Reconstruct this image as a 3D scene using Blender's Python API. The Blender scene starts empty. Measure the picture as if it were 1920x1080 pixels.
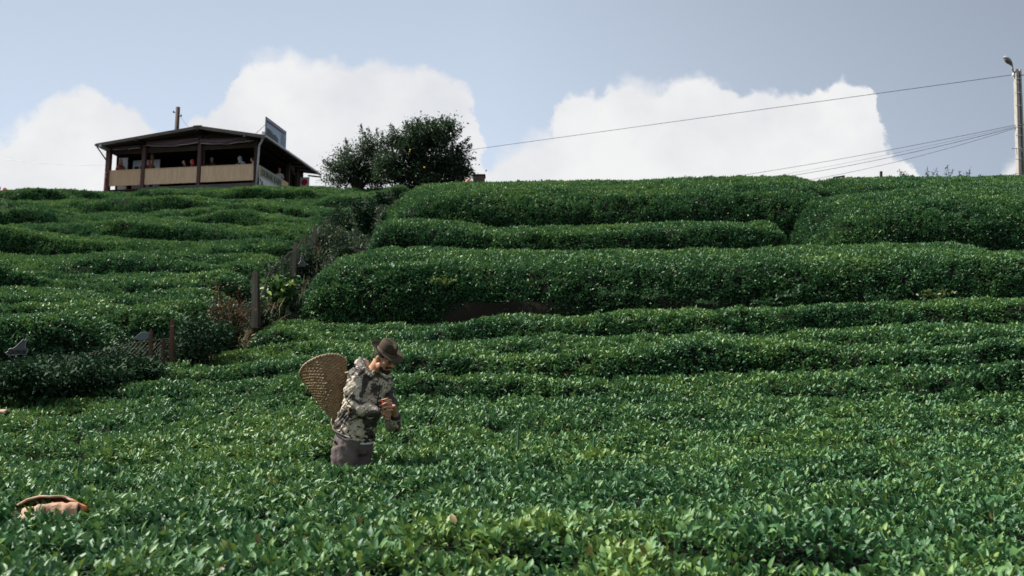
import bpy, bmesh, math, random
import numpy as np
from mathutils import Vector, Matrix

# ------------------------------------------------------------------ camera, sky, sun, exposure
SC = bpy.context.scene
F = 1920 * 35 / 36.0
TH = math.atan(260 / F)
CT, ST = math.cos(TH), math.sin(TH)
cam_d = bpy.data.cameras.new('camera')
cam_d.lens = 35; cam_d.sensor_width = 36; cam_d.clip_start = 0.1; cam_d.clip_end = 3000
cam_d.dof.use_dof = True; cam_d.dof.focus_distance = 8.6; cam_d.dof.aperture_fstop = 3.5
cam = bpy.data.objects.new('camera', cam_d); SC.collection.objects.link(cam)
cam.location = (0, 0, 0); cam.rotation_euler = (math.pi / 2 + TH, 0, 0)
SC.camera = cam
SC.render.resolution_x = 1024; SC.render.resolution_y = 576
SC.view_settings.view_transform = 'Standard'; SC.view_settings.look = 'None'
SC.view_settings.exposure = 0.80; SC.view_settings.gamma = 1.0

SUN_EL = math.radians(51)
SUN_AZ = math.radians(-82)          # from +Y (view axis) towards the left
sun_dir = Vector((math.sin(SUN_AZ) * math.cos(SUN_EL), math.cos(SUN_AZ) * math.cos(SUN_EL), math.sin(SUN_EL)))
sl = bpy.data.lights.new('sun', 'SUN'); sl.energy = 5.0; sl.angle = math.radians(0.6); sl.color = (1.0, 0.95, 0.87)
so = bpy.data.objects.new('sun', sl); SC.collection.objects.link(so)
so.rotation_euler = (-sun_dir).to_track_quat('-Z', 'Y').to_euler()

def ray(px, py):
    u = (px - 960) / F; v = (540 - py) / F
    return (u, CT - v * ST, ST + v * CT)
def P(px, py, Y):
    d = ray(px, py); k = Y / d[1]
    return Vector((d[0] * k, Y, d[2] * k))

W = bpy.data.worlds.new('World'); SC.world = W; W.use_nodes = True
def build_world():
    nt = W.node_tree; nt.nodes.clear(); N = nt.nodes.new; L = nt.links.new
    def math_(op, a, b=None, c=None, clamp=False):
        n = N('ShaderNodeMath'); n.operation = op; n.use_clamp = clamp
        for i, v in enumerate((a, b, c)):
            if v is None: continue
            if isinstance(v, (int, float)): n.inputs[i].default_value = v
            else: L(v, n.inputs[i])
        return n.outputs[0]
    sky = N('ShaderNodeTexSky'); sky.sky_type = 'NISHITA'; sky.sun_disc = False
    sky.sun_elevation = SUN_EL; sky.sun_rotation = SUN_AZ
    sky.air_density = 1.0; sky.dust_density = 2.2; sky.ozone_density = 1.3; sky.altitude = 300
    tc = N('ShaderNodeTexCoord'); sp = N('ShaderNodeSeparateXYZ'); L(tc.outputs['Generated'], sp.inputs[0])
    x, y, z = sp.outputs
    ys = math_('MAXIMUM', y, 0.05)
    a = math_('DIVIDE', x, ys); e = math_('DIVIDE', z, ys)
    def noise(scale, detail, rough=0.5, off=0.0, lac=2.0):
        cv = N('ShaderNodeCombineXYZ'); L(a, cv.inputs[0]); L(e, cv.inputs[1]); cv.inputs[2].default_value = off
        n = N('ShaderNodeTexNoise'); n.inputs['Scale'].default_value = scale; n.inputs['Detail'].default_value = detail
        n.inputs['Roughness'].default_value = rough; n.inputs['Lacunarity'].default_value = lac
        L(cv.outputs[0], n.inputs['Vector']); return n.outputs['Fac']
    # warped azimuth
    aw = math_('ADD', a, math_('MULTIPLY', math_('SUBTRACT', noise(26, 5, .6, 3.1), .5), .050))
    aw = math_('ADD', aw, math_('MULTIPLY', math_('SUBTRACT', noise(13, 2, .5, 8.8), .5), .035))
    out = [(-300, 250), (-120, 300), (-20, 275), (0, 262), (30, 240), (72, 212), (82, 198), (130, 180), (180, 166), (205, 182), (217, 203),
           (245, 212), (282, 222), (300, 236), (325, 244), (345, 240), (365, 222), (395, 215), (425, 188), (437, 150), (465, 120),
           (500, 108), (545, 95), (572, 108), (600, 120), (655, 128), (692, 114), (715, 125), (750, 131), (790, 127),
           (835, 145), (866, 164), (882, 186), (893, 212), (906, 262), (924, 325), (940, 318), (945, 300), (985, 270), (1015, 255), (1046, 246),
           (1054, 190), (1068, 172), (1100, 171), (1135, 180), (1150, 164), (1182, 154), (1215, 170), (1240, 166), (1262, 155),
           (1315, 147), (1345, 157), (1385, 178), (1410, 174), (1440, 172), (1480, 183), (1512, 186), (1542, 176), (1558, 153),
           (1572, 148), (1592, 160), (1620, 160), (1629, 174), (1642, 205), (1658, 240), (1674, 276), (1688, 300), (1700, 300), (1716, 318),
           (1740, 352), (1860, 345), (1890, 300), (1990, 290), (2100, 250), (2300, 330)]
    pts = []
    for px, py in out:
        d = ray(px, py); pts.append((d[0] / d[1], d[2] / d[1]))
    A0, A1, E1 = -0.8, 0.8, 0.5
    fc = N('ShaderNodeFloatCurve'); cv = fc.mapping.curves[0]
    fc.mapping.use_clip = False
    cp = [((p[0] - A0) / (A1 - A0), p[1] / E1) for p in pts]
    cv.points[0].location = (0, 0.3); cv.points[1].location = (1, 0.3)
    for c in cp: cv.points.new(*c)
    for p_ in cv.points: p_.handle_type = 'VECTOR'
    fc.mapping.update()
    L(math_('DIVIDE', math_('SUBTRACT', aw, A0), A1 - A0, clamp=True), fc.inputs['Value'])
    top = math_('MULTIPLY', fc.outputs[0], E1)
    n1 = noise(34, 5, .55, 9.7); n2 = noise(11, 3, .5, 1.3)
    puff = math_('MULTIPLY', math_('SUBTRACT', n1, .5), .040)
    h = math_('ADD', math_('SUBTRACT', top, e), puff)
    soft = math_('ADD', math_('MULTIPLY', n2, .044), .0005)     # crisp and soft stretches of edge
    soft = math_('MAXIMUM', math_('SUBTRACT', soft, .0140), .0036)
    mask = N('ShaderNodeMapRange'); mask.interpolation_type = 'SMOOTHSTEP'
    L(h, mask.inputs['Value']); L(math_('MULTIPLY', soft, -1.0), mask.inputs['From Min']); L(soft, mask.inputs['From Max'])
    front = math_('GREATER_THAN', y, 0.08)
    # unseen clouds added behind and beside the view for leaf reflections and fill light
    ne = N('ShaderNodeTexNoise'); ne.inputs['Scale'].default_value = 2.6; ne.inputs['Detail'].default_value = 6
    L(tc.outputs['Generated'], ne.inputs['Vector'])
    mr = N('ShaderNodeMapRange'); mr.inputs['From Min'].default_value = .53; mr.inputs['From Max'].default_value = .61
    L(ne.outputs['Fac'], mr.inputs['Value'])
    back = math_('LESS_THAN', y, 0.05)
    side = math_('GREATER_THAN', math_('ABSOLUTE', a), .75)
    oth = math_('MULTIPLY', mr.outputs[0], math_('MAXIMUM', back, side, clamp=True))
    low = N('ShaderNodeMapRange'); low.inputs['From Min'].default_value = .75; low.inputs['From Max'].default_value = .45
    L(z, low.inputs['Value']); oth = math_('MULTIPLY', oth, low.outputs[0])
    m = math_('MAXIMUM', math_('MULTIPLY', math_('MULTIPLY', mask.outputs[0], front), .97), math_('MULTIPLY', oth, .85), clamp=True)
    # cloud body: near white, faintly greyer inside
    n3 = noise(7, 5, .55, 5.5)
    cr = N('ShaderNodeValToRGB'); cr.color_ramp.elements[0].position = .35; cr.color_ramp.elements[1].position = .62
    cr.color_ramp.elements[0].color = (.43, .44, .46, 1); cr.color_ramp.elements[1].color = (.52, .52, .52, 1)
    L(n3, cr.inputs[0])
    # thin haze of the lower sky
    hs = N('ShaderNodeMix'); hs.data_type = 'RGBA'
    hv = N('ShaderNodeMapRange'); hv.inputs['From Min'].default_value = -.1; hv.inputs['From Max'].default_value = .62
    hv.inputs['To Min'].default_value = .85; hv.inputs['To Max'].default_value = SKYHAZE
    L(z, hv.inputs['Value']); L(hv.outputs[0], hs.inputs[0])
    sc = N('ShaderNodeVectorMath'); sc.operation = 'SCALE'; sc.inputs['Scale'].default_value = SKYS
    L(sky.outputs[0], sc.inputs[0]); L(sc.outputs[0], hs.inputs[6])
    hb = N('ShaderNodeMapRange'); hb.inputs['From Min'].default_value = .24; hb.inputs['From Max'].default_value = .44; hb.inputs['To Min'].default_value = 1.22; hb.inputs['To Max'].default_value = 1.0; L(e, hb.inputs['Value'])
    hz = N('ShaderNodeVectorMath'); hz.operation = 'SCALE'; hz.inputs[0].default_value = (.328, .372, .436)
    ax = N('ShaderNodeMapRange'); ax.inputs['From Min'].default_value = -.02; ax.inputs['From Max'].default_value = .50
    ax.inputs['To Min'].default_value = 1.02; ax.inputs['To Max'].default_value = .58
    L(x, ax.inputs['Value'])
    L(math_('MULTIPLY', ax.outputs[0], hb.outputs[0]), hz.inputs['Scale']); L(hz.outputs[0], hs.inputs[7])
    mx = N('ShaderNodeMix'); mx.data_type = 'RGBA'; L(m, mx.inputs[0]); L(hs.outputs[2], mx.inputs[6]); L(cr.outputs[0], mx.inputs[7])
    bg = N('ShaderNodeBackground'); bg.inputs['Strength'].default_value = 1.0
    L(mx.outputs[2], bg.inputs[0])
    o = N('ShaderNodeOutputWorld'); L(bg.outputs[0], o.inputs[0])
SKYS = 0.088; SKYHAZE = 0.78
build_world()

# ------------------------------------------------------------------ helpers
rng = np.random.default_rng(7); random.seed(7)
COL = SC.collection
def hash3(ix, iy, iz, seed):
    h = (ix.astype(np.int64) * 374761393 + iy.astype(np.int64) * 668265263 + iz.astype(np.int64) * 2147483647 + seed * 1274126177) & 0xffffffff
    h = ((h ^ (h >> 13)) * 1274126177) & 0xffffffff
    h = ((h ^ (h >> 16)) * 2246822519) & 0xffffffff
    return ((h ^ (h >> 15)) & 0xffffff) / float(0xffffff)
def vnoise(x, y, z=0.0, seed=0):
    x = np.asarray(x, float); y = np.asarray(y, float) + 0 * x; z = np.asarray(z, float) + 0 * x
    ix, iy, iz = np.floor(x), np.floor(y), np.floor(z)
    fx, fy, fz = x - ix, y - iy, z - iz
    fx = fx * fx * (3 - 2 * fx); fy = fy * fy * (3 - 2 * fy); fz = fz * fz * (3 - 2 * fz)
    r = 0
    for a in (0, 1):
        for b in (0, 1):
            for c in (0, 1):
                w = (fx if a else 1 - fx) * (fy if b else 1 - fy) * (fz if c else 1 - fz)
                r = r + w * hash3(ix + a, iy + b, iz + c, seed)
    return r * 2 - 1
def fbm(x, y, z=0.0, seed=0, oct=3):
    r = 0; a = 1; f = 1
    for i in range(oct):
        r = r + a * vnoise(np.asarray(x) * f, np.asarray(y) * f, np.asarray(z) * f, seed + i * 17); a *= .5; f *= 2.03
    return r / 1.6
def sstep(a, b, x):
    t = np.clip((np.asarray(x, float) - a) / (b - a), 0, 1); return t * t * (3 - 2 * t)

def tag(o, label=None, cat=None, group=None, kind=None):
    if label: o['label'] = label
    if cat: o['category'] = cat
    if group: o['group'] = group
    if kind: o['kind'] = kind
    return o
def empty(name, loc=(0, 0, 0), rz=0.0):
    o = bpy.data.objects.new(name, None); COL.objects.link(o); o.location = loc; o.rotation_euler = (0, 0, rz)
    o.empty_display_size = .2
    return o
def link(name, me, parent=None):
    o = bpy.data.objects.new(name, me); COL.objects.link(o)
    if parent is not None: o.parent = parent
    return o

class MB:
    """collects geometry for ONE mesh"""
    def __init__(s): s.v = []; s.f = []; s.m = []; s.mi = 0
    def add(s, vs, fs):
        b = len(s.v); s.v += [tuple(p) for p in vs]
        for f in fs: s.f.append([i + b for i in f]); s.m.append(s.mi)
    def box(s, c, d, R=None):
        hx, hy, hz = d[0] / 2, d[1] / 2, d[2] / 2
        vs = [Vector((a * hx, b * hy, e * hz)) for e in (-1, 1) for b in (-1, 1) for a in (-1, 1)]
        if R is not None: vs = [R @ v for v in vs]
        vs = [v + Vector(c) for v in vs]
        s.add(vs, [(0, 2, 3, 1), (4, 5, 7, 6), (0, 1, 5, 4), (2, 6, 7, 3), (0, 4, 6, 2), (1, 3, 7, 5)])
    def beam(s, a, b, w, h, up=(0, 0, 1)):
        a = Vector(a); b = Vector(b); d = (b - a); L = d.length; d.normalize()
        u = Vector(up); sd = d.cross(u)
        if sd.length < 1e-4: sd = d.cross(Vector((1, 0, 0)))
        sd.normalize(); u = sd.cross(d).normalized()
        R = Matrix((sd, d, u)).transposed()
        s.box((a + b) / 2, (w, L, h), R)
    def tube(s, pts, r, n=8, cap=True):
        pts = [Vector(p) for p in pts]
        if not hasattr(r, '__len__'): r = [r] * len(pts)
        vs = []; prev = None
        for i, p in enumerate(pts):
            t = (pts[min(i + 1, len(pts) - 1)] - pts[max(i - 1, 0)]).normalized()
            if prev is None:
                a = t.cross(Vector((0, 0, 1)))
                if a.length < .1: a = t.cross(Vector((1, 0, 0)))
                a.normalize()
            else:
                a = (prev - t * prev.dot(t)).normalized()
            prev = a; b = t.cross(a)
            ri = r[i]; ra, rb = ri if hasattr(ri, '__len__') else (ri, ri)
            for k in range(n):
                q = 2 * math.pi * k / n
                vs.append(p + a * math.cos(q) * ra + b * math.sin(q) * rb)
        fs = []
        for i in range(len(pts) - 1):
            for k in range(n):
                fs.append((i * n + k, i * n + (k + 1) % n, (i + 1) * n + (k + 1) % n, (i + 1) * n + k))
        if cap:
            fs.append(tuple(range(n - 1, -1, -1))); fs.append(tuple((len(pts) - 1) * n + k for k in range(n)))
        s.add(vs, fs)
    def ell(s, c, r, R=None, nu=14, nv=9):
        c = Vector(c); vs = [Vector((0, 0, -1))]
        for j in range(1, nv):
            ph = -math.pi / 2 + math.pi * j / nv
            for i in range(nu):
                q = 2 * math.pi * i / nu
                vs.append(Vector((math.cos(ph) * math.cos(q), math.cos(ph) * math.sin(q), math.sin(ph))))
        vs.append(Vector((0, 0, 1)))
        out = []
        for v in vs:
            w = Vector((v.x * r[0], v.y * r[1], v.z * r[2]))
            if R is not None: w = R @ w
            out.append(w + c)
        fs = [(0, 1 + (i + 1) % nu, 1 + i) for i in range(nu)]
        for j in range(nv - 2):
            for i in range(nu):
                a = 1 + j * nu
                fs.append((a + i, a + (i + 1) % nu, a + nu + (i + 1) % nu, a + nu + i))
        t = len(vs) - 1; a = 1 + (nv - 2) * nu
        fs += [(a + i, a + (i + 1) % nu, t) for i in range(nu)]
        s.add(out, fs)
    def rings(s, rings, cap=True):
        n = len(rings[0]); vs = [p for r in rings for p in r]; fs = []
        for i in range(len(rings) - 1):
            for k in range(n):
                fs.append((i * n + k, i * n + (k + 1) % n, (i + 1) * n + (k + 1) % n, (i + 1) * n + k))
        if cap: fs.append(tuple(range(n - 1, -1, -1))); fs.append(tuple((len(rings) - 1) * n + k for k in range(n)))
        s.add(vs, fs)
    def mesh(s, name, mats, smooth=False):
        me = bpy.data.meshes.new(name); me.from_pydata([tuple(v) for v in s.v], [], s.f)
        for m in (mats if isinstance(mats, (list, tuple)) else [mats]): me.materials.append(m)
        me.polygons.foreach_set('material_index', s.m)
        if smooth: me.polygons.foreach_set('use_smooth', [True] * len(me.polygons))
        me.update(); return me
    def build(s, name, mats, parent=None, smooth=False, bevel=0):
        o = link(name, s.mesh(name, mats, smooth), parent)
        if bevel:
            m = o.modifiers.new('bevel', 'BEVEL'); m.width = bevel; m.segments = 2; m.limit_method = 'ANGLE'
        return o

def np_mesh(name, V, Q, mats, mi=None, tint=None, smooth=None):
    """V (n,3) float, Q (m,4) int quads"""
    me = bpy.data.meshes.new(name)
    me.vertices.add(len(V)); me.vertices.foreach_set('co', np.ascontiguousarray(V, dtype=np.float32).ravel())
    m = len(Q); me.loops.add(m * 4); me.loops.foreach_set('vertex_index', np.ascontiguousarray(Q, dtype=np.int32).ravel())
    me.polygons.add(m); me.polygons.foreach_set('loop_start', np.arange(0, m * 4, 4, dtype=np.int32))
    try: me.polygons.foreach_set('loop_total', np.full(m, 4, dtype=np.int32))
    except Exception: pass
    for x in mats: me.materials.append(x)
    if mi is not None: me.polygons.foreach_set('material_index', np.asarray(mi, dtype=np.int32))
    if smooth is not None: me.polygons.foreach_set('use_smooth', np.asarray(smooth, dtype=bool))
    me.update(calc_edges=True)
    if tint is not None:
        a = me.attributes.new('tint', 'FLOAT', 'FACE'); a.data.foreach_set('value', np.asarray(tint, dtype=np.float32))
    return me

def bake(o, mods):
    """apply modifiers without operators; mods: list of (type, dict)"""
    for i, (t, d) in enumerate(mods):
        m = o.modifiers.new('m%d' % i, t)
        for k, v in d.items(): setattr(m, k, v)
    bpy.context.view_layer.update()
    dg = bpy.context.evaluated_depsgraph_get()
    me = bpy.data.meshes.new_from_object(o.evaluated_get(dg), preserve_all_data_layers=True, depsgraph=dg)
    o.modifiers.clear(); old = o.data; o.data = me; bpy.data.meshes.remove(old)
    me.polygons.foreach_set('use_smooth', [True] * len(me.polygons))
    return o

# ------------------------------------------------------------------ materials
def mat(name, col=(.5, .5, .5), rough=.7, spec=.5, metal=0.0, noise=None, bump=None, trans=0, coord='Object'):
    """noise=(scale, amount, colour2); bump=(scale, strength)"""
    m = bpy.data.materials.new(name); m.use_nodes = True; nt = m.node_tree; b = nt.nodes['Principled BSDF']
    b.inputs['Base Color'].default_value = (*col, 1); b.inputs['Roughness'].default_value = rough
    b.inputs['Specular IOR Level'].default_value = spec; b.inputs['Metallic'].default_value = metal
    tc = nt.nodes.new('ShaderNodeTexCoord')
    if noise:
        n = nt.nodes.new('ShaderNodeTexNoise'); n.inputs['Detail'].default_value = 6; n.inputs['Roughness'].default_value = .6
        sc_ = noise[0]
        if hasattr(sc_, '__len__'):
            mp = nt.nodes.new('ShaderNodeMapping'); mp.inputs['Scale'].default_value = sc_
            nt.links.new(tc.outputs[coord], mp.inputs[0]); nt.links.new(mp.outputs[0], n.inputs['Vector']); n.inputs['Scale'].default_value = 1
        else:
            n.inputs['Scale'].default_value = sc_; nt.links.new(tc.outputs[coord], n.inputs['Vector'])
        r = nt.nodes.new('ShaderNodeMapRange'); r.inputs['From Min'].default_value = .5 - noise[1]; r.inputs['From Max'].default_value = .5 + noise[1]
        nt.links.new(n.outputs['Fac'], r.inputs['Value'])
        mx = nt.nodes.new('ShaderNodeMix'); mx.data_type = 'RGBA'; mx.inputs[6].default_value = (*col, 1); mx.inputs[7].default_value = (*noise[2], 1)
        nt.links.new(r.outputs[0], mx.inputs[0]); nt.links.new(mx.outputs[2], b.inputs['Base Color'])
    if bump:
        n = nt.nodes.new('ShaderNodeTexNoise'); n.inputs['Scale'].default_value = bump[0]; n.inputs['Detail'].default_value = 5
        nt.links.new(tc.outputs[coord], n.inputs['Vector'])
        bp = nt.nodes.new('ShaderNodeBump'); bp.inputs['Strength'].default_value = bump[1]; bp.inputs['Distance'].default_value = .02
        nt.links.new(n.outputs['Fac'], bp.inputs['Height']); nt.links.new(bp.outputs[0], b.inputs['Normal'])
    return m

def leaf_mat(name, stops, rough=.4, transl=.25, spec=.5, patch=(.02, .05, .02)):
    m = bpy.data.materials.new(name); m.use_nodes = True; nt = m.node_tree; b = nt.nodes['Principled BSDF']; N = nt.nodes.new; L = nt.links.new
    at = N('ShaderNodeAttribute'); at.attribute_name = 'tint'
    cr = N('ShaderNodeValToRGB'); e = cr.color_ramp.elements
    e[0].position, e[0].color = stops[0][0], (*stops[0][1], 1); e[1].position, e[1].color = stops[-1][0], (*stops[-1][1], 1)
    for p, c in stops[1:-1]:
        q = e.new(p); q.color = (*c, 1)
    L(at.outputs['Fac'], cr.inputs[0]); L(cr.outputs[0], b.inputs['Base Color'])
    b.inputs['Roughness'].default_value = rough; b.inputs['Specular IOR Level'].default_value = spec
    tr = N('ShaderNodeBsdfTranslucent'); ms = N('ShaderNodeMixShader'); ms.inputs[0].default_value = transl
    hs = N('ShaderNodeHueSaturation'); hs.inputs['Value'].default_value = 1.5; hs.inputs['Hue'].default_value = .48
    L(cr.outputs[0], hs.inputs['Color']); L(hs.outputs[0], tr.inputs[0])
    out = nt.nodes['Material Output']
    L(b.outputs[0], ms.inputs[1]); L(tr.outputs[0], ms.inputs[2]); L(ms.outputs[0], out.inputs[0])
    return m
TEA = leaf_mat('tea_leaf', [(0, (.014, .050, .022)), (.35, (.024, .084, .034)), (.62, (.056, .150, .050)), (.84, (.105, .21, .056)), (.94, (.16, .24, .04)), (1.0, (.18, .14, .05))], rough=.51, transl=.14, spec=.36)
WEED = leaf_mat('weed_leaf', [(0, (.02, .04, .02)), (.5, (.045, .075, .04)), (.8, (.10, .12, .07)), (1.0, (.16, .13, .08))], rough=.62, spec=.3)
TREEL = leaf_mat('tree_leaf', [(0, (.008, .022, .010)), (.6, (.022, .052, .022)), (.9, (.045, .08, .03)), (1.0, (.07, .10, .035))], rough=.5, transl=.3)
CORE = mat('shaded_tea_core', (.004, .009, .004), .95, .1, noise=(9, .2, (.010, .010, .006)))  # near-black core, shade between the leaves put into its colour
SOIL = mat('soil', (.019, .013, .009), .95, .2, noise=(2.2, .2, (.009, .010, .006)), bump=(14, .8))

# ------------------------------------------------------------------ leaves
def leaves(Pn, Nn, Ln, detail=0, up=.35, spread=.9, tint=None, wid=.44, rg=rng):
    """leaf blades as real faces. Pn points, Nn normals, Ln lengths"""
    n = len(Pn)
    d = Nn * .55 + rg.normal(size=(n, 3)) * spread * .55; d[:, 2] += up
    d /= np.linalg.norm(d, axis=1)[:, None] + 1e-9
    r = rg.normal(size=(n, 3)); s = np.cross(d, r + Nn * .0); s /= np.linalg.norm(s, axis=1)[:, None] + 1e-9
    # blades lie with their face towards the light more often than on edge
    upv = np.zeros((n, 3)); upv[:, 2] = 1; s2 = np.cross(d, upv + rg.normal(size=(n, 3)) * .55); s2 /= np.linalg.norm(s2, axis=1)[:, None] + 1e-9
    s = s * .25 + s2 * .9; s -= d * np.sum(s * d, 1)[:, None]; s /= np.linalg.norm(s, axis=1)[:, None] + 1e-9
    up3 = np.cross(s, d)
    up3[up3[:, 2] < 0] *= -1
    L = Ln[:, None]; w = L * wid * .5 * rg.uniform(.8, 1.25, (n, 1))
    if detail == 0:
        V = np.empty((n, 4, 3))
        V[:, 0] = Pn; V[:, 2] = Pn + d * L - up3 * L * .12
        V[:, 1] = Pn + d * L * .48 + s * w + up3 * L * .10; V[:, 3] = Pn + d * L * .48 - s * w + up3 * L * .10
        Q = np.arange(n * 4).reshape(n, 4)
        return V.reshape(-1, 3), Q, tint
    bend = rg.uniform(.15, .75, (n, 1))
    ts = [0, .3, .68, 1.0]; ws = [.06, .92, .78, .03]
    up = up; V = np.empty((n, 12, 3))
    for i, (t, wi) in enumerate(zip(ts, ws)):
        c = Pn + d * L * t * (1 - .12 * bend * t) - up3 * L * bend * t * t * .6
        V[:, i * 3] = c + s * w * wi + up3 * w * wi * .42; V[:, i * 3 + 1] = c; V[:, i * 3 + 2] = c - s * w * wi + up3 * w * wi * .42
    base = (np.arange(n) * 12)[:, None, None]
    q = []
    for i in range(3):
        a = i * 3
        q += [(a, a + 1, a + 4, a + 3), (a + 1, a + 2, a + 5, a + 4)]
    Q = (base + np.array(q)[None]).reshape(-1, 4)
    return V.reshape(-1, 3), Q, None if tint is None else np.repeat(tint, 6)

def sample_grid(G, dens, rg=rng):
    """G (a,b,3) grid; dens (a-1,b-1) leaves per m2. Returns points, normals, cell noise coords"""
    p00, p10, p01, p11 = G[:-1, :-1], G[1:, :-1], G[:-1, 1:], G[1:, 1:]
    n1 = np.cross(p10 - p00, p01 - p00); n2 = np.cross(p01 - p11, p10 - p11)
    ar = (np.linalg.norm(n1, axis=2) + np.linalg.norm(n2, axis=2)) / 2
    ex = ar * dens; k = np.floor(ex + rg.random(ex.shape)).astype(int)
    idx = np.repeat(np.arange(k.size), k.ravel())
    i, j = np.unravel_index(idx, k.shape)
    u = rg.random(len(i))[:, None]; v = rg.random(len(i))[:, None]
    pt = p00[i, j] * (1 - u) * (1 - v) + p10[i, j] * u * (1 - v) + p01[i, j] * (1 - u) * v + p11[i, j] * u * v
    nn = n1 + n2; nn /= np.linalg.norm(nn, axis=2)[:, :, None] + 1e-12
    return pt, nn[i, j]

def grid_quads(a, b):
    i, j = np.meshgrid(np.arange(a - 1), np.arange(b - 1), indexing='ij')
    v = (i * b + j).ravel()
    return np.stack([v, v + b, v + b + 1, v + 1], 1)

def leafy(name, G, Lf, densf, tintf, parent=None, sink=.05, detail_y=9.0, mats=None, core_mat=None, extra=None, label=None, cat=None, group=None, kind=None, up=.35, hang=0.0):
    """one object: dark inner core surface + leaf blades over it. G grid with normals pointing out"""
    a, b = G.shape[:2]
    # normals for the displacement of the core
    gu = np.gradient(G, axis=0); gv = np.gradient(G, axis=1); nn = np.cross(gu, gv); nn /= np.linalg.norm(nn, axis=2)[:, :, None] + 1e-12
    cen = (G[:-1, :-1] + G[1:, 1:]) / 2; cn = (nn[:-1, :-1] + nn[1:, 1:]) / 2
    view = -cen; view /= np.linalg.norm(view, axis=2)[:, :, None]
    facing = np.sum(view * cn, axis=2)
    dens = densf(cen) * np.where(facing < -.25, .3, 1.0)
    pt, nr = sample_grid(G, dens)
    L = Lf(pt) * rng.uniform(.65, 1.25, len(pt))
    # clumps push out and in
    q_ = np.interp(np.linalg.norm(pt, axis=1), [4, 12, 45], [8, 7, 4.5])
    cl = vnoise(pt[:, 0] * q_, pt[:, 1] * q_, pt[:, 2] * q_, 5) + .5 * vnoise(pt[:, 0] * q_ * 2.1, pt[:, 1] * q_ * 2.1, pt[:, 2] * q_ * 2.1, 6)
    keep = rng.random(len(pt)) < np.clip(np.interp(np.linalg.norm(pt, axis=1), [6, 20], [.66, .95]) + 1.1 * cl, .22, 1)
    pt, nr, L, cl = pt[keep], nr[keep], L[keep], cl[keep]
    amp = np.interp(np.linalg.norm(pt, axis=1), [8, 18], [.9, .45]); pt = pt + nr * ((cl * amp - .35) * L + rng.uniform(-.8, .25, len(pt)) * L)[:, None]
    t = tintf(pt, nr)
    near = np.linalg.norm(pt, axis=1) < 16 + 12 * rng.random(len(pt))
    Vs = [ (G - nn * sink).reshape(-1, 3) ]; Qs = [grid_quads(a, b)]; Ms = [np.zeros(len(Qs[0]))]; Ts = [np.zeros(len(Qs[0]))]
    off = len(Vs[0]); Sm = []
    for det, sel in ((1, near), (0, ~near)):
        if sel.sum() == 0: continue
        V, Q, tt = leaves(pt[sel], nr[sel], L[sel], det, up=up, tint=t[sel])
        Vs.append(V); Qs.append(Q + off); Ms.append(np.ones(len(Q))); Sm.append(np.full(len(Q), det == 1)); Ts.append(tt); off += len(V)
    me = np_mesh(name, np.concatenate(Vs), np.concatenate(Qs), [core_mat or CORE, mats or TEA], np.concatenate(Ms), np.concatenate(Ts), np.concatenate([np.ones(len(Qs[0]), bool)] + Sm))
    o = link(name, me, parent)
    tag(o, label, cat, group, kind)
    return o
# ------------------------------------------------------------------ terrain
def tea_tint(pt, nr):
    n = len(pt)
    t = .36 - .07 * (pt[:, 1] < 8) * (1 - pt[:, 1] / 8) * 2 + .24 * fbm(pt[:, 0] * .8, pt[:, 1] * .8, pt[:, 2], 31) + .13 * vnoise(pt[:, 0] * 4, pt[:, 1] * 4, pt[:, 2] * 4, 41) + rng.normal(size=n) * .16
    t += .30 * np.clip(nr[:, 2], 0, 1) ** 1.5      # lighter tops, darker sides: lit and shaded faces put into the leaf tint
    # fresh yellow shoots on a few bushes
    for (x, y, rx, ry, am) in ((.0, 4.35, .62, .75, .50), (-2.0, 43, 6, 5, .0), (2.7, 9.6, 1.2, .35, .16), (4.3, 9.4, 1.4, .5, .14), (1.0, 8.9, 1.3, .35, .12), (1.9, 15.0, 1.5, .4, .22), (-6.5, 33, 3, 2.5, .14), (-.5, 27.5, 8, 1.2, .10), (-9, 40, 5, 5, .10)):
        q = ((pt[:, 0] - x) / rx) ** 2 + ((pt[:, 1] - y) / ry) ** 2
        t += am * np.exp(-q) * (.6 + .7 * vnoise(pt[:, 0] * 5, pt[:, 1] * 5, 0, 77))
    rare = rng.random(n)
    t = np.clip(t, .02, .90); t[rare < .006] = .96; t[rare < .0015] = 1.0
    return t

FY = np.array([8.0, 12.3, 13.0, 14.0, 14.7, 17.1, 22.6, 29.4, 38, 52, 80]); FX = np.array([-14.0, -8.0, -7.0, -5.7, -5.15, -4.5, -4.85, -4.9, -5.15, -5.0, -5.0])
def xf(y): return np.interp(y, FY, FX)
ZLY = [0, 2, 3.7, 6, 8.4, 10, 12, 14, 16, 18, 19]; ZLZ = [-.66, -.6, -.535, -.44, -.30, -.09, .31, .85, 1.40, 1.95, 2.2]
def z_low(x, y):
    return np.interp(y, ZLY, ZLZ) + .035 * np.clip(np.asarray(x) - .5, 0, 20) * sstep(8, 18, y) - .02 * np.clip(-np.asarray(x) - 1, 0, 4) * sstep(9, 15, y)
def z_left(x, y):
    x = np.asarray(x, float)
    z = np.interp(y, [10, 12, 14, 44, 47, 50, 54, 60, 90], [.0, .5, 1.1, 10.4, 11.3, 12.0, 12.5, 12.7, 11.0])
    return z + .024 * np.clip(x + 15, -6, 10) * sstep(36, 50, y)
ZRY = [0, 17.7, 18.15, 21.2, 21.5, 23.5, 24.0, 29, 40, 60]; ZRZ = [0, 0, 2.35, 3.2, 3.7, 4.2, 4.75, 6.4, 8.9, 12.0]
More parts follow.
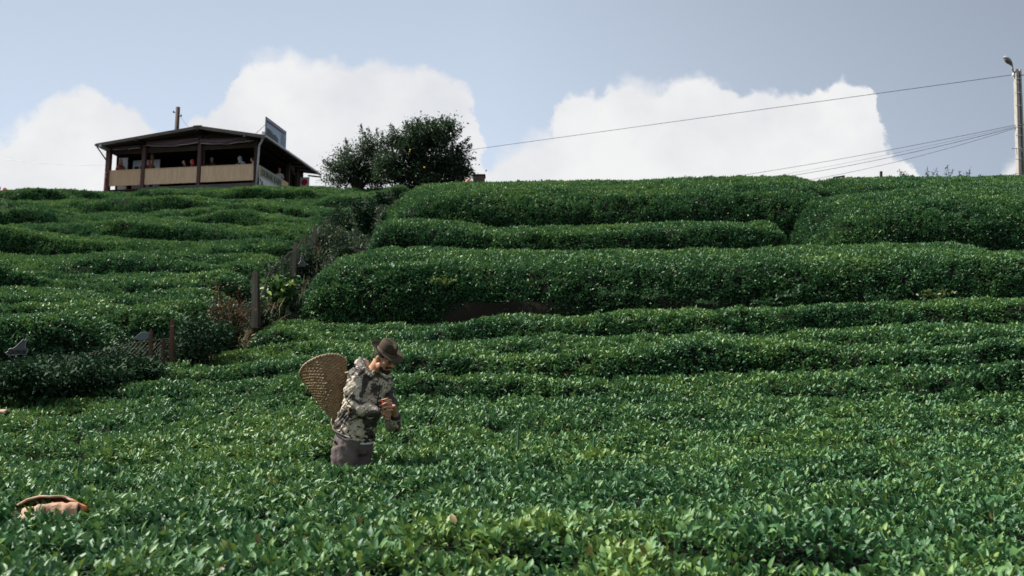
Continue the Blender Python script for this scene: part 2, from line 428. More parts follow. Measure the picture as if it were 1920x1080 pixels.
def ground_z(x, y):
    low = z_low(x, y) - .72
    zr = np.where(y < 17.75, low, np.interp(y, [17.7, 18.3, 21.2, 21.5, 23.5, 24.0, 29, 40, 60, 90], [1.2, 2.2, 2.75, 3.25, 3.8, 4.35, 6.4, 8.9, 12.0, 11.0]) + .03 * np.clip(x, 0, 12))
    zl = z_left(x, y) - .75
    w = sstep(-.7, .9, x - xf(y))
    z = zl * (1 - w) + zr * w
    far = sstep(58, 120, y)
    return z * (1 - far) + far * (8 - .04 * (y - 58)) + .05 * fbm(np.asarray(x) * .8, np.asarray(y) * .8, 0, 3)

def build_ground():
    ys = np.concatenate([np.linspace(-60, 0, 13)[:-1], np.arange(0, 60, .2), np.linspace(60, 1500, 40)])
    xs = np.concatenate([np.linspace(-1200, -30, 14)[:-1], np.arange(-30, 30, .3), np.linspace(30, 1200, 14)])
    X, Y = np.meshgrid(xs, ys, indexing='ij')
    Z = ground_z(X, Y); Z = np.where(np.abs(X) > 40, Z - (np.abs(X) - 40) * .05, Z)
    G = np.stack([X, Y, Z], 2)
    me = np_mesh('ground', G.reshape(-1, 3), grid_quads(*X.shape), [SOIL], smooth=np.ones((X.shape[0] - 1) * (X.shape[1] - 1), bool))
    tag(link('ground', me), 'brown hillside soil under the tea', kind='structure')
build_ground()

def Lleaf(pt):
    d = np.linalg.norm(pt, axis=1)
    return np.interp(d, [3, 6, 9, 14, 20, 30, 50], [.053, .055, .058, .063, .070, .078, .098])
def dens_at(c):
    d = np.linalg.norm(c, axis=2)
    return DM * np.where(np.abs(c[..., 0]) > .53 * c[..., 1] + .9, .6, 1.0) * np.interp(d, [3, 6, 9, 14, 20, 30, 50], [3000, 2900, 2500, 2050, 1750, 1450, 1050])
DM = 1.3

PITS = [(-9.5, 20.5, .9, .35, .35), (-7.3, 22.6, .8, .35, .4), (-12.5, 27.2, 1.1, .4, .4), (-8.5, 30.5, 1.0, .45, .4), (-15.0, 36.5, 1.6, .6, .5), (-9.6, 38.0, 1.5, .6, .5), (-18.5, 43.0, 1.6, .7, .6), (-5.9, 27.5, .9, .8, .5), (-6.2, 34.0, 1.0, .9, .5), (-11.5, 44.5, 1.2, .6, .4), (-6.8, 18.2, .6, .3, .35)]
for (px, py, Y, rx, ry, dp) in ((575, 645, 15.0, .16, .3, .5), (372, 688, 13.3, .22, .22, .45), (740, 912, 6.6, .22, .18, .22), (200, 835, 8.6, .55, .25, .30), (60, 800, 9.2, .5, .3, .28),
                                (225, 905, 6.7, .28, .2, .28), (150, 985, 5.0, .30, .16, .20), (235, 985, 5.0, .12, .12, .22), (820, 1040, 4.25, .2, .12, .24), (1000, 1040, 4.2, .15, .12, .18),
                                (1500, 1055, 4.1, .25, .1, .2), (1040, 860, 8.0, .3, .15, .12), (640, 875, 7.8, .30, .10, .10), (664, 868, 8.08, .24, .10, -.075), (1330, 770, 11.0, .35, .12, .14), (1160, 850, 8.3, .3, .12, .13), (620, 845, 8.9, .12, .3, .35)):
    q = P(px, py, Y); PITS.append((q.x, q.y, rx, ry, dp))
def pits(x, y):
    r = 0 * x
    for (a, b, rx, ry, dp) in PITS: r = r + dp * np.exp(-(((x - a) / rx) ** 2 + ((y - b) / ry) ** 2) ** 1.5)
    return r
def bumps(x, y, s=1.0, seed=0):
    return s * (.085 * fbm(x * .75, y * 1.1, 0, 11 + seed, 2) + .045 * vnoise(x * 2.2, y * 2.6, 0, 23 + seed) + .022 * vnoise(x * 6, y * 6, 0, 29 + seed))

# foreground carpet of tea
def build_front():
    ys = np.concatenate([np.arange(2.2, 6, .05), np.arange(6, 12.36, .07)])
    nx = 340
    G = np.empty((nx, len(ys), 3))
    for j, y in enumerate(ys):
        xl = -(.53 * y + 3.0); xr = .53 * y + 3.0
        xs = np.linspace(xl, xr, nx)
        z = z_low(xs, y) + bumps(xs, y, .8) - pits(xs, y)
        # soft rows running across the slope
        ph = y + .30 * vnoise(xs * .35, 0 * xs, 0, 61) + .12 * vnoise(xs * 1.1, 0 * xs, 0, 62)
        z += .15 * sstep(7.5, 9.5, y) * -np.exp(-((np.mod(ph, 1.25) - .6) / .13) ** 2) * np.clip(vnoise(xs * .45, y * .8, 0, 63) + .65, 0, 1)
        z += -.30 * sstep(12.15, 12.36, y)
        G[:, j, 0] = xs; G[:, j, 1] = y; G[:, j, 2] = z
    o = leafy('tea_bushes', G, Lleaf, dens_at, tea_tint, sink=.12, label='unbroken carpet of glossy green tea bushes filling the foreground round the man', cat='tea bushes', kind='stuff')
build_front()

def row_grid(xs, yf, yb, ztf, ztb, zb, lean=.3, r0=.5, r1=.5, seed=0, ns=9, bump=1.0, back=.5):
    """swept row. arrays over xs. r0/r1 rounding radius at the two ends (0 = cut outside the frame)"""
    n = len(xs)
    e0 = np.clip((xs - xs[0]) / max(r0, 1e-3), 0, 1) if r0 else np.ones(n)
    e1 = np.clip((xs[-1] - xs) / max(r1, 1e-3), 0, 1) if r1 else np.ones(n)
    e = np.sqrt(1 - (1 - e0) ** 2) * np.sqrt(1 - (1 - e1) ** 2)
    e = np.maximum(e, .02)
    mid = (yf + yb) / 2
    yf2 = mid + (yf - mid) * (.35 + .65 * e); yb2 = mid + (yb - mid) * (.35 + .65 * e)
    h = (ztf - zb)
    zt1 = zb + h * e; zt2 = ztb - (1 - e) * h
    # parametric section: front face then rounded shoulder then top then back
    sec = []
    fh = max(float(np.mean(h)), .2)
    for t in np.linspace(0, 1, max(5, int(fh / .07))):
        a = t * math.pi / 2
        sec.append(('f', t))
    nt = max(5, int(float(np.mean(yb - yf)) / .10))
    for t in np.linspace(0, 1, nt)[1:]: sec.append(('t', t))
    for t in (.35, 1.0): sec.append(('b', t))
    G = np.empty((n, len(sec), 3))
    for j, (k, t) in enumerate(sec):
        if k == 'f':
            y = yf2 + lean * (t ** 2.2) - .10 * np.sin(t * math.pi) * fh * .5
            z = zb + (zt1 - zb) * (1 - (1 - t) ** 1.15)
        elif k == 't':
            y = yf2 + lean + (yb2 - yf2 - lean) * t
            z = zt1 + (zt2 - zt1) * t + .10 * np.sin(min(t * 1.0, 1) * math.pi) * min(fh, 1) * e
        else:
            y = yb2 + .12 * t; z = zt2 - back * t
        G[:, j, 0] = xs; G[:, j, 1] = y; G[:, j, 2] = z
    gu = np.gradient(G, axis=0); gv = np.gradient(G, axis=1); nn = np.cross(gu, gv); nn /= np.linalg.norm(nn, axis=2)[:, :, None] + 1e-12
    X, Y, Z = G[..., 0], G[..., 1], G[..., 2]
    d = bump * (.11 * fbm(X * .8 + seed, Y * .9, Z * .9, 11 + seed, 2) + .07 * vnoise(X * 1.9, Y * 2.3, Z * 2.3, 19 + seed) + .028 * vnoise(X * 5.5, Y * 5.5, Z * 5.5, 37))
    fade = np.ones(len(sec)); fade[0] = .3
    G = G + nn * (d * fade[None])[..., None]
    return G

def hedge(name, st, Yf, Yt, Yb, label, seed=0, r0=.7, r1=.7, bump=.55, dz=0):
    """st: (px, py base, py front top, py back top) read off the photograph"""
    xs0 = [P(s[0], s[2], Yt).x for s in st]
    zb0 = [P(s[0], s[1], Yf).z for s in st]; zt0 = [P(s[0], s[2], Yt).z - .05 for s in st]; zk0 = [P(s[0], s[3], Yb).z - .05 - (.06 if Yb > 28 else 0) for s in st]
    xs = np.arange(xs0[0], xs0[-1], .11)
    w = .18 * fbm(xs * .45, 0 * xs, 0, 50 + seed, 2)
    G = row_grid(xs, Yf + w, Yb + w * .5 + 0 * xs, np.interp(xs, xs0, zt0), np.interp(xs, xs0, zk0), np.interp(xs, xs0, zb0) - .22, lean=Yt - Yf, r0=r0, r1=r1, seed=seed, bump=bump)
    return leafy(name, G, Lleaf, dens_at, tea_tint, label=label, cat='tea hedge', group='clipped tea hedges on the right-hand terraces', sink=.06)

hedge('tea_hedge', [(555, 585, 528, 515), (600, 590, 505, 482), (700, 597, 496, 462), (900, 601, 494, 464), (1100, 602, 496, 470), (1300, 592, 494, 470), (1500, 582, 488, 467), (1700, 572, 486, 472), (1920, 562, 480, 474), (2150, 556, 475, 468)],
      18.0, 18.4, 20.9, 'longest and tallest tea hedge, above the strip of bare brown earth', 1, r1=0)
hedge('tea_hedge', [(1230, 500, 478, 470), (1400, 498, 474, 466), (1560, 495, 468, 460), (1700, 490, 463, 455), (1820, 490, 463, 455), (1895, 492, 470, 464)],
      19.9, 20.1, 21.2, 'low tea hedge ridge tucked behind the longest hedge at the right', 2, r0=2.0, r1=.6)
hedge('tea_hedge', [(688, 452, 420, 410), (760, 456, 420, 408), (860, 466, 428, 416), (930, 474, 436, 426), (1000, 474, 430, 421), (1150, 474, 432, 424), (1300, 472, 426, 416), (1497, 470, 420, 412)],
      21.4, 21.6, 22.7, 'narrow middle tea hedge ending at the dark gap before the wide right hedge', 3, r0=.6, r1=.5)
hedge('tea_hedge', [(712, 408, 388, 372), (760, 414, 370, 352), (850, 428, 366, 350), (930, 436, 364, 350), (1100, 432, 364, 349), (1300, 430, 360, 345), (1450, 428, 358, 343), (1570, 425, 362, 347)],
      24.0, 24.5, 26.2, 'dark faced upper tea hedge just below the hilltop left of the gap', 4, r0=1.4, r1=.5)
hedge('tea_hedge', [(738, 372, 358, 347), (800, 368, 353, 342), (900, 366, 351, 339), (1050, 366, 349, 337), (1200, 362, 347, 333), (1400, 356, 343, 327), (1530, 356, 343, 328), (1572, 360, 348, 338)],
      26.0, 26.4, 29.2, 'topmost tea hedge against the sky between the chimney and the notch in the skyline', 5, r0=1.0, r1=.5)
hedge('tea_hedge', [(1503, 462, 428, 405), (1560, 468, 398, 378), (1650, 470, 380, 364), (1800, 474, 372, 354), (1920, 478, 367, 350), (2150, 480, 362, 347)],
      21.6, 22.6, 25.2, 'wide right tea hedge with a rounded left end beside the dark gap', 6, r0=.8, r1=0)
hedge('tea_hedge', [(1572, 366, 352, 340), (1620, 362, 345, 332), (1750, 358, 342, 328), (1920, 356, 340, 327), (2150, 352, 338, 325)],
      25.2, 25.6, 29.2, 'topmost tea hedge at the far right with weeds sticking up by the lamp post', 7, r0=.8, r1=0)

# rows of the lower field, seen nearly end to end
def Y_for(py, zf, px=960, y0=9, y1=60):
    ys = np.linspace(y0, y1, 2000); d = ray(px, py); r = d[2] / d[1]
    x = d[0] / d[1] * ys
    g = zf(x, ys) - r * ys
    k = np.where(np.diff(np.sign(g)))[0]
    return float(ys[k[0]]) if len(k) else y1
def field_row(zf, y0, y1, xl, xr, label, group, seed, face=.30, lift=.05, r0=.5, r1=.5, wob=.22, name='tea_row', back=.45, ext=0):
    xs = np.arange(xl, xr, .13)
    w0 = wob * fbm(xs * .33, 0 * xs, 0, 80 + seed, 3); w1 = wob * fbm(xs * .33, 0 * xs, 0, 81 + seed, 3)
    yf = y0 + w0; yb = y1 + w1 + .05
    var = .7 + 1.3 * vnoise(xs * .45, 0 * xs, 0, 300 + seed)
    G = row_grid(xs, yf, yb, zf(xs, yf + .25) + lift * var, zf(xs, yb) - lift * .5, zf(xs, yf) - face, lean=.26, r0=r0, r1=r1, seed=seed, bump=.95, back=back)
    p = pits(G[..., 0], G[..., 1]); G[..., 2] -= p
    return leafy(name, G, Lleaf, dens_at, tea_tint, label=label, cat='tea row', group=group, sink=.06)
lows = [12.25, 13.35, 14.6, 16.15, 17.85]
lab = ['nearest distinct tea row crossing the field behind the hatted man', 'second tea row behind the hatted man, just beyond the nearest one',
       'third tea row behind the hatted man, with a dark notch', 'farthest row of the lower field, along the foot of the bare earth bank']
for i in range(4):
    y0, y1 = lows[i], lows[i + 1]
    xl = [-.53 * 12.6 - 2.8, -6.0, -4.75, -4.5][i]
    field_row(z_low, y0, y1, xl, .53 * y1 + 3.2, lab[i], 'tea rows of the lower field', 100 + i, face=.42, lift=.14, r0=[0, .5, .7, .6][i], r1=0)

# left slope
pys = [655, 612, 574, 538, 504, 472, 446, 424, 404, 388, 374]
Ys = [Y_for(p_, z_left, 200, 12, 47) for p_ in pys] + [47.5]
ordn = ['nearest tea row on the left slope, right behind the chain-link fence', 'second tea row up the left slope from the fence corner', 'third tea row up the left slope from the fence corner', 'fourth tea row up the left slope, level with the tall fence post',
        'fifth tea row up the left slope, ending above the tall fence post', 'sixth tea row up the left slope, about halfway to the cafe', 'seventh tea row up the left slope, just above halfway', 'fourth tea row below the cafe, counting from the top', 'third tea row below the cafe, counting down from the hilltop', 'second tea row below the cafe, counting down from the hilltop', 'topmost tea row on the left slope, directly under the cafe']
for i in range(len(Ys) - 1):
    y0, y1 = Ys[i], Ys[i + 1]; ym = (y0 + y1) / 2
    xr = float(xf(ym)) - [.5, .5, .5, .45, .4, .35, .2, -.05, -.3, -.7, -1.1][i]
    xl = -(.56 * y1 + 1.5)
    field_row(z_left, y0, y1, xl, xr, ordn[i], 'tea rows of the left slope', 200 + i, face=.62, lift=.30, r0=0, r1=1.0, wob=.55 if i < 5 else .9, back=.5)
# ------------------------------------------------------------------ cafe
WOODD = mat('old_brown_wood', (.055, .033, .022), .8, .3, noise=((3, 3, 14), .2, (.022, .014, .010)))
REDW = mat('peeling_red_paint', (.085, .028, .021), .6, .4, noise=(7, .12, (.045, .020, .018)))
REDP = mat('bright_red_peeling_paint', (.24, .035, .022), .6, .4, noise=(5, .07, (.36, .22, .17)))
GREYW = mat('grey_weathered_plank', (.13, .12, .105), .85, .2, noise=((2, 8, 20), .2, (.06, .055, .045)))
TANW = mat('pale_slat_wood', (.72, .53, .33), .65, .3, noise=((9, 9, 1.2), .22, (.56, .39, .24)))
TANW2 = mat('tan_slat_wood', (.66, .46, .27), .65, .3, noise=((9, 9, 1.2), .22, (.52, .34, .20)))
GABLE = mat('yellowed_gable_board', (.17, .125, .065), .8, .2, noise=((1, 1, 9), .2, (.08, .06, .035)))
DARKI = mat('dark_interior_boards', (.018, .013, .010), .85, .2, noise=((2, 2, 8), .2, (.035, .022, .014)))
TARP = mat('purple_brown_tarpaulin', (.10, .055, .06), .5, .4, noise=(4, .12, (.10, .07, .075)), bump=(5, .6))
TARPE = mat('pale_tarpaulin_hem', (.33, .31, .29), .6, .3)
ZINC = mat('grey_zinc', (.42, .45, .45), .45, .5, noise=(6, .2, (.30, .32, .32)))
ROOFM = mat('weathered_roof_sheet', (.14, .125, .11), .8, .3, noise=(4, .2, (.075, .06, .05)))
WHITEP = mat('white_board', (.62, .63, .64), .6, .3, noise=(3, .25, (.50, .51, .53)))
GREENP = mat('faded_green_banner', (.24, .27, .19), .6, .3, noise=(3, .2, (.19, .22, .15)))
LETTD = mat('dark_green_lettering', (.035, .060, .045), .6, .3)
LETTP = mat('pale_lettering', (.62, .66, .52), .6, .3)
BLACKP = mat('black_paint', (.012, .012, .014), .6, .3)
FLOORZ = P(480, 343, 54).z
_r = ray(200, 351); CYL = 55.5
CR_ = P(480, 343, 54); CL_ = P(200, 350, CYL)
CW = math.hypot(CR_.x - CL_.x, CR_.y - CL_.y)
CANG = math.atan2(CR_.y - CL_.y, CR_.x - CL_.x)
cafe = empty('cafe', (CL_.x, CL_.y, FLOORZ), CANG)
tag(cafe, 'open-sided wooden hilltop cafe with slatted balcony rail and low gable roof', 'cafe')
CM = Matrix.Translation((CL_.x, CL_.y, FLOORZ)) @ Matrix.Rotation(CANG, 4, 'Z')
CMI = CM.inverted()
def on_plane(px, py, lx=None, ly=None):
    """point of the picture on a plane of the cafe (local x = lx or local y = ly), in cafe coordinates"""
    d = Vector(ray(px, py)); o = CMI @ Vector((0, 0, 0)); dl = CMI.to_3x3() @ d
    t = (ly - o.y) / dl.y if ly is not None else (lx - o.x) / dl.x
    return o + dl * t
def text_mesh(s, size, depth=.006, bold=0):
    c = bpy.data.curves.new('t', 'FONT'); c.body = s; c.size = size; c.extrude = depth; c.offset = bold; c.align_x = 'LEFT'
    o = bpy.data.objects.new('t', c); COL.objects.link(o); bpy.context.view_layer.update()
    dg = bpy.context.evaluated_depsgraph_get(); me = bpy.data.meshes.new_from_object(o.evaluated_get(dg), depsgraph=dg)
    vs = [v.co.copy() for v in me.vertices]; fs = [tuple(p.vertices) for p in me.polygons]
    bpy.data.objects.remove(o); bpy.data.curves.remove(c); bpy.data.meshes.remove(me)
    return vs, fs

def build_cafe():
    D = on_plane(601, 320, lx=on_plane(497, 252, ly=-.9).x).y - .9
    x1 = on_plane(270, 300, ly=0).x; x2 = on_plane(375, 300, ly=0).x; x3 = CW
    zr = on_plane(477, 309, ly=0).z; zbm = on_plane(477, 338, ly=0).z
    eL = on_plane(180, 275, ly=-.9); eR = on_plane(497, 252, ly=-.9); rg_ = on_plane(371, 238, ly=-.9)
    ze = (eL.z + eR.z) / 2; zt = rg_.z; xr = rg_.x; xa, xb = eL.x, eR.x
    # floor deck
    m = MB(); m.box((CW / 2, D / 2, -.09), (CW, D, .10)); m.build('floor_deck', DARKI, cafe)
    m = MB(); m.box(((x1 + CW) / 2, -.10, -.14), (CW - x1 + .1, .09, .26)); m.build('edge_beam', GREYW, cafe, bevel=.01)
    m = MB(); m.box((x1 / 2, -.06, -.30), (x1 - .1, .08, .16)); m.build('edge_beam', GABLE, cafe, bevel=.01)
    m = MB(); m.box((CW + .04, D / 2, -.14), (.08, D, .24)); m.build('edge_beam', GREYW, cafe, bevel=.01)
    # stilts under the floor
    for (x, y) in ((0.05, .05), (x1, .05), (x2, .1), (CW - .05, .1), (CW - .05, 4), (CW - .05, 8), (0.05, 4)):
        m = MB(); m.box((x, y, -1.1), (.2, .2, 1.9)); m.build('stilt', GREYW, cafe)
    m = MB(); m.box((CW / 2, .9, -.75), (CW - .2, .06, 1.2)); m.build('underfloor_shade_sheet', DARKI, cafe)  # dark sheet standing in for the shaded void under the floor
    # posts
    def post(x, y, z0, z1, w, ml, lean=0, nm='post', d=None):
        m = MB(); m.beam((x, y, z0), (x + lean, y, z1), w, d or w, up=(0, 1, 0)); return m.build(nm, ml, cafe, bevel=.012)
    def roof_z(x): return zt + (ze - zt) * ((xr - x) / (xr - xa) if x < xr else (x - xr) / (xb - xr))
    post(.02, 0, -.9, roof_z(0) - .12, .26, REDW, .03)
    o = post(-.02, -.15, -.25, .95, .10, REDP, .02, 'peeling_board'); o['label'] = 'peeling bright red corner board'
    post(x1, -.02, -.95, roof_z(x1) - .15, .22, REDW, .04); post(x1 + .30, .35, 0, roof_z(x1) - .2, .14, GABLE)
    post(x2 - .02, -.02, -.30, roof_z(x2) - .2, .20, REDW, .02); post(x2 + .14, .18, 0, roof_z(x2) - .2, .11, WOODD)
    post(CW - .02, 0, -.9, roof_z(CW) - .1, .22, WOODD)
    pr = on_plane(541, 330, lx=CW); post(CW - .03, pr.y, -.4, roof_z(CW) - .1, .2, WOODD)
    py2 = on_plane(552, 330, lx=CW).y; post(CW - .03, py2 + .4, -.4, roof_z(CW) - .1, .2, WOODD)
    # slatted balcony panels
    def slats(xa_, xb_, ml):
        m = MB(); x = xa_; k = 0
        while x < xb_ - .02:
            w = .068 + .012 * random.random(); m.box((x + w / 2, -.045 + random.uniform(-.006, .006), (zr + zbm) / 2 + random.uniform(-.006, .006)), (w - .012, .03, zr - zbm)); x += w
        o = m.build('slat_panel', ml, cafe)
        m = MB(); m.box(((xa_ + xb_) / 2, -.03, zr + .02), (xb_ - xa_, .10, .035)); m.build('handrail', TANW2, o)
        m = MB(); m.box(((xa_ + xb_) / 2, .01, (zr + zbm) / 2), (xb_ - xa_, .02, (zr - zbm) * .96)); m.build('panel_backing', WOODD, o)
    slats(.16, x1 - .12, TANW2); slats(x1 + .12, x2 - .11, TANW); slats(x2 + .11, CW - .12, TANW)
    # roof: two slabs with ribs, fascia, gable boards
    def slab(p0, p1, y0, y1, th, ml, nm, parent=cafe):
        m = MB(); a = Vector((p0[0], 0, p0[1])); b = Vector((p1[0], 0, p1[1])); n = (b - a).cross(Vector((0, 1, 0))).normalized()
        if n.z < 0: n = -n
        vs = []
        for y in (y0, y1):
            for q in (a, b):
                vs += [(q.x, y, q.z), (q.x + n.x * th, y, q.z + n.z * th)]
        m.add(vs, [(0, 1, 3, 2), (4, 6, 7, 5), (0, 4, 5, 1), (2, 3, 7, 6), (1, 5, 7, 3), (0, 2, 6, 4)]); return m
    sl = slab((xa, ze), (xr, zt), -.9, D + .9, .05, None, ''); rf = sl.build('roof', ROOFM, cafe)
    slab((xr, zt), (xb, ze), -.9, D + .9, .05, None, '').build('roof', ROOFM, cafe)
    m = MB()
    for s in (0, 1):
        p0, p1 = ((xa, ze), (xr, zt)) if s == 0 else ((xr, zt), (xb, ze))
        n_ = 26
        for i in range(int((D + 1.8) / .28)):
            y = -.86 + i * .28; m.beam((p0[0], y, p0[1] + .065), (p1[0], y, p1[1] + .065), .07, .035)
    m.build('roof_ribs', ROOFM, rf)
    m = MB(); m.beam((xa, -.93, ze - .03), (xr, -.93, zt - .03), .035, .17); m.beam((xr, -.93, zt - .03), (xb, -.93, ze - .03), .035, .17); m.build('fascia', GREYW, cafe)
    m = MB(); m.beam((xr - .25, -.95, zt + .04), (xr + .25, -.95, zt + .04), .05, .06); m.beam((xr, -.93, zt + .07), (xr, D + .9, zt + .07), .30, .04); m.build('ridge_cap', ROOFM, cafe)
    # gable boards behind the front posts
    m = MB(); q = .05
    pts = [(.1, roof_z(.1) - .03), (xr, zt - .03), (CW - .05, roof_z(CW) - .03), (CW - .05, ze - .30), (x1, ze - .34), (.1, ze - .30)]
    m.rings([[(a, q, b) for a, b in pts], [(a, q + .04, b) for a, b in pts]]); m.build('gable_boards', WOODD, cafe)
    m = MB(); m.beam((x1 + .4, -.03, ze + .02), (xr - .1, -.03, ze + .22), .04, .16); m.beam((xr - .1, -.03, ze + .22), (CW - .4, -.03, ze + .05), .04, .22); m.build('gable_plank', GABLE, cafe)
    # rafters poking out
    for x, ml in ((.05, ZINC), (x1, WOODD), (xr, WOODD), (CW - .35, GREYW)):
        m = MB(); m.box((x, -.45, roof_z(x) - .12), (.14, 1.05, .16)); m.build('rafter', ml, cafe)
    # rolled tarpaulins
    def tarp(a, b, zz, h, sag):
        n = 26; G = []
        rows = 7
        for i in range(n + 1):
            t = i / n; x = a + (b - a) * t; col = []
            for j in range(rows):
                u = j / (rows - 1); z = zz - u * h - sag * math.sin(t * math.pi) * u
                y = -.14 - .05 * math.sin(u * 6 + 4 * vnoise(t * 5, u, 0, 3)) - .03 * float(vnoise(t * 13, u * 4, 0, 9))
                col.append((x, y, z))
            G.append(col)
        m = MB(); m.add([p for c in G for p in c], [(i * rows + j, (i + 1) * rows + j, (i + 1) * rows + j + 1, i * rows + j + 1) for i in range(n) for j in range(rows - 1)])
        o = m.build('rolled_tarpaulin', TARP, cafe, smooth=True); so_ = o.modifiers.new('s', 'SOLIDIFY'); so_.thickness = .03
        m = MB(); m.tube([(c[-1][0], c[-1][1] - .02, c[-1][2]) for c in G], .028, 6); m.build('hem', TARPE, o, smooth=True)
    tarp(x1 + .15, x2 - .05, on_plane(300, 263, ly=-.1).z, .28, .10); tarp(x2 + .05, CW - .15, on_plane(420, 259, ly=-.1).z, .26, .08)
    tarp(.35, x1 - .15, on_plane(235, 275, ly=-.1).z, .16, .0)
    # interior
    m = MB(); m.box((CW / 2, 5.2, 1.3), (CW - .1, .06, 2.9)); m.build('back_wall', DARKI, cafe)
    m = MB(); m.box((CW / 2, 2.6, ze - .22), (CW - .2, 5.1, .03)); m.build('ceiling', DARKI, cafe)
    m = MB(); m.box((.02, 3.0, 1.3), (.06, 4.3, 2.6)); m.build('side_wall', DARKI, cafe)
    cx0, cx1 = .22, .95
    m = MB(); m.box((.50, .75, 1.02), (.55, .06, 2.0)); m.box((1.6, 1.35, 1.05), (1.7, .05, 1.9)); o = m.build('white_partition', WHITEP, cafe)
    m = MB()
    for i in range(4): m.box((1.02 + i * .34, 1.30, 1.30), (.24, .04, .66))
    m.build('pane', BLACKP, o)
    # gutter, down pipes
    m = MB(); m.beam((xb + .03, -.93, ze + .0), (xb + .03, D + .9, ze + .0), .13, .10); m.build('gutter', ZINC, cafe)
    m = MB(); m.beam((xa - .03, -.93, ze + .0), (xa - .03, D + .9, ze + .0), .12, .09); m.build('gutter', ZINC, cafe)
    m = MB(); a = on_plane(495, 256, ly=-.85); b = on_plane(486, 274, ly=-.30); c = on_plane(480, 353, ly=-.25)
    m.tube([a, b + Vector((.02, 0, .06)), b, c], .058, 10); m.build('down_pipe', ZINC, cafe, smooth=True)
    m = MB(); a = Vector((xa - .03, -.80, ze)); b = on_plane(199, 300, ly=-.1)
    m.tube([a, a + Vector((.05, 0, -.12)), b], .04, 8); m.build('down_pipe', ZINC, cafe, smooth=True)
    # right side railing with banner
    def side(px, py): return on_plane(px, py, lx=CW)
    y1_ = on_plane(541, 330, lx=CW).y
    zrr = zr + .02
    m = MB(); m.box((CW + .02, y1_ / 2 + .1, zrr - .35), (.05, y1_ - .2, .76)); m.build('side_railing', TANW2, cafe)
    m = MB(); m.box((CW + .06, y1_ * .42, zrr - .30), (.03, y1_ * .66, .60)); bn = m.build('name_board', GREENP, cafe); bn['label'] = 'faded green name board with dark letters DURAK KAFE'
    mm = MB(); mm.box((CW + .082, y1_ * .42, zrr - .015), (.012, y1_ * .66, .045)); mm.box((CW + .082, y1_ * .42, zrr - .585), (.012, y1_ * .66, .045)); mm.build('board_frame', mat('pale_green_trim', (.42, .46, .33), .6, .3), bn)
    vs, fs = text_mesh('DURAK KAFE', .46, .006, .012)
    xm = max(v.x for v in vs); k = y1_ * .60 / xm
    m = MB(); m.add([(CW + .082 + v.z, y1_ * .42 - y1_ * .30 + v.x * k, zrr - .46 + v.y) for v in vs], fs); m.build('lettering', LETTD, bn)
    m = MB(); m.box((CW + .10, y1_ * .30, zrr - 1.0), (.02, y1_ * .52, .72)); sh = m.build('white_sheet', WHITEP, cafe)
    m = MB()
    for (cy, cz, rr) in ((.35, -.85, .10), (.55, -.95, .13), (.42, -1.05, .08), (.95, -1.05, .12), (1.25, -1.15, .10), (1.5, -1.2, .07)):
        n = 9; pts = []
        for i in range(n): a_ = 2 * math.pi * i / n; r_ = rr * (.6 + .5 * random.random()); pts.append((cy + math.cos(a_) * r_, zrr + cz + math.sin(a_) * r_))
        m = MB(); m.rings([[(CW + .112, a_, b_) for a_, b_ in pts], [(CW + .120, a_, b_) for a_, b_ in pts]]); m.build('printed_mark', BLACKP, sh)
    pass
    # slanting pale pipe under the right eave, hanging tarps, rear dark wall and side sign
    m = MB(); m.tube([side(490, 268), side(503, 276), side(518, 288), side(534, 298)], .045, 8); m.build('eave_pipe', GABLE, cafe, smooth=True)
    m = MB(); a = side(541, 300); b = side(552, 328); m.tube([a, b], .06, 6); m.build('roof_brace', GREYW, cafe)
    ya = side(555, 340).y; yb = D + .2
    yz = side(542, 338).y; m = MB(); m.box((CW - .02, (yz + ya) / 2 + .1, .35), (.03, ya - yz, .75)); m.build('white_windbreak', WHITEP, cafe)
    for k_ in range(9):
        m = MB(); m.beam((CW - .1, .4 + k_ * .95, roof_z(CW - .1) - .10), (xb - .05, .4 + k_ * .95, ze - .06), .07, .09); m.build('rafter', WOODD, cafe)
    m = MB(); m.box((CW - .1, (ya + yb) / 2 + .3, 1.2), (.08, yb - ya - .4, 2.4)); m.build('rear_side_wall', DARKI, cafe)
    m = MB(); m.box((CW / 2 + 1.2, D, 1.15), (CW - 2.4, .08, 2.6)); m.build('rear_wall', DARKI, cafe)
    m = MB(); m.box((CW - .0, ya + 1.0, -.05), (.05, 1.6, .7)); m.build('rear_counter', DARKI, cafe)
    # side sign, yellow green with red roundel
    yq = D - .35
    m = MB(); m.box((CW + .30, yq, 1.25), (.58, .05, 1.35)); s_ = m.build('shop_sign', WHITEP, cafe); s_['label'] = 'small sign with a red roundel above a yellow green panel'
    m = MB(); m.box((CW + .30, yq - .04, .92), (.54, .02, .62)); m.build('lower_panel', mat('yellow_green_panel', (.30, .34, .05), .5, .4), s_)
    m = MB(); n = 20; pts = [(CW + .30 + .20 * math.cos(2 * math.pi * i / n), 1.60 + .20 * math.sin(2 * math.pi * i / n)) for i in range(n)]
    m.rings([[(a_, yq - .05, b_) for a_, b_ in pts], [(a_, yq - .028, b_) for a_, b_ in pts]]); m.build('roundel', mat('red_print', (.45, .02, .03), .5, .4), s_)
    # billboard standing on the right eave
    def eav(px, py): return on_plane(px, py, lx=xb - .02)
    a, b, c, d = eav(497, 256), eav(498, 220), eav(535, 242), eav(533, 268)
    y0, y1 = a.y, c.y; z0, z1 = ze + .10, b.z
    print('billboard', y0, y1, z0, z1, 'eave', ze, zt, xa, xb, xr, CW, D)
    bl = empty('billboard', CM @ Vector((xb, y0, ze)), CANG); tag(bl, 'blue photo billboard standing on the right eave of the cafe roof', 'billboard')
    h = z1 - ze - .05; w = y1 - y0
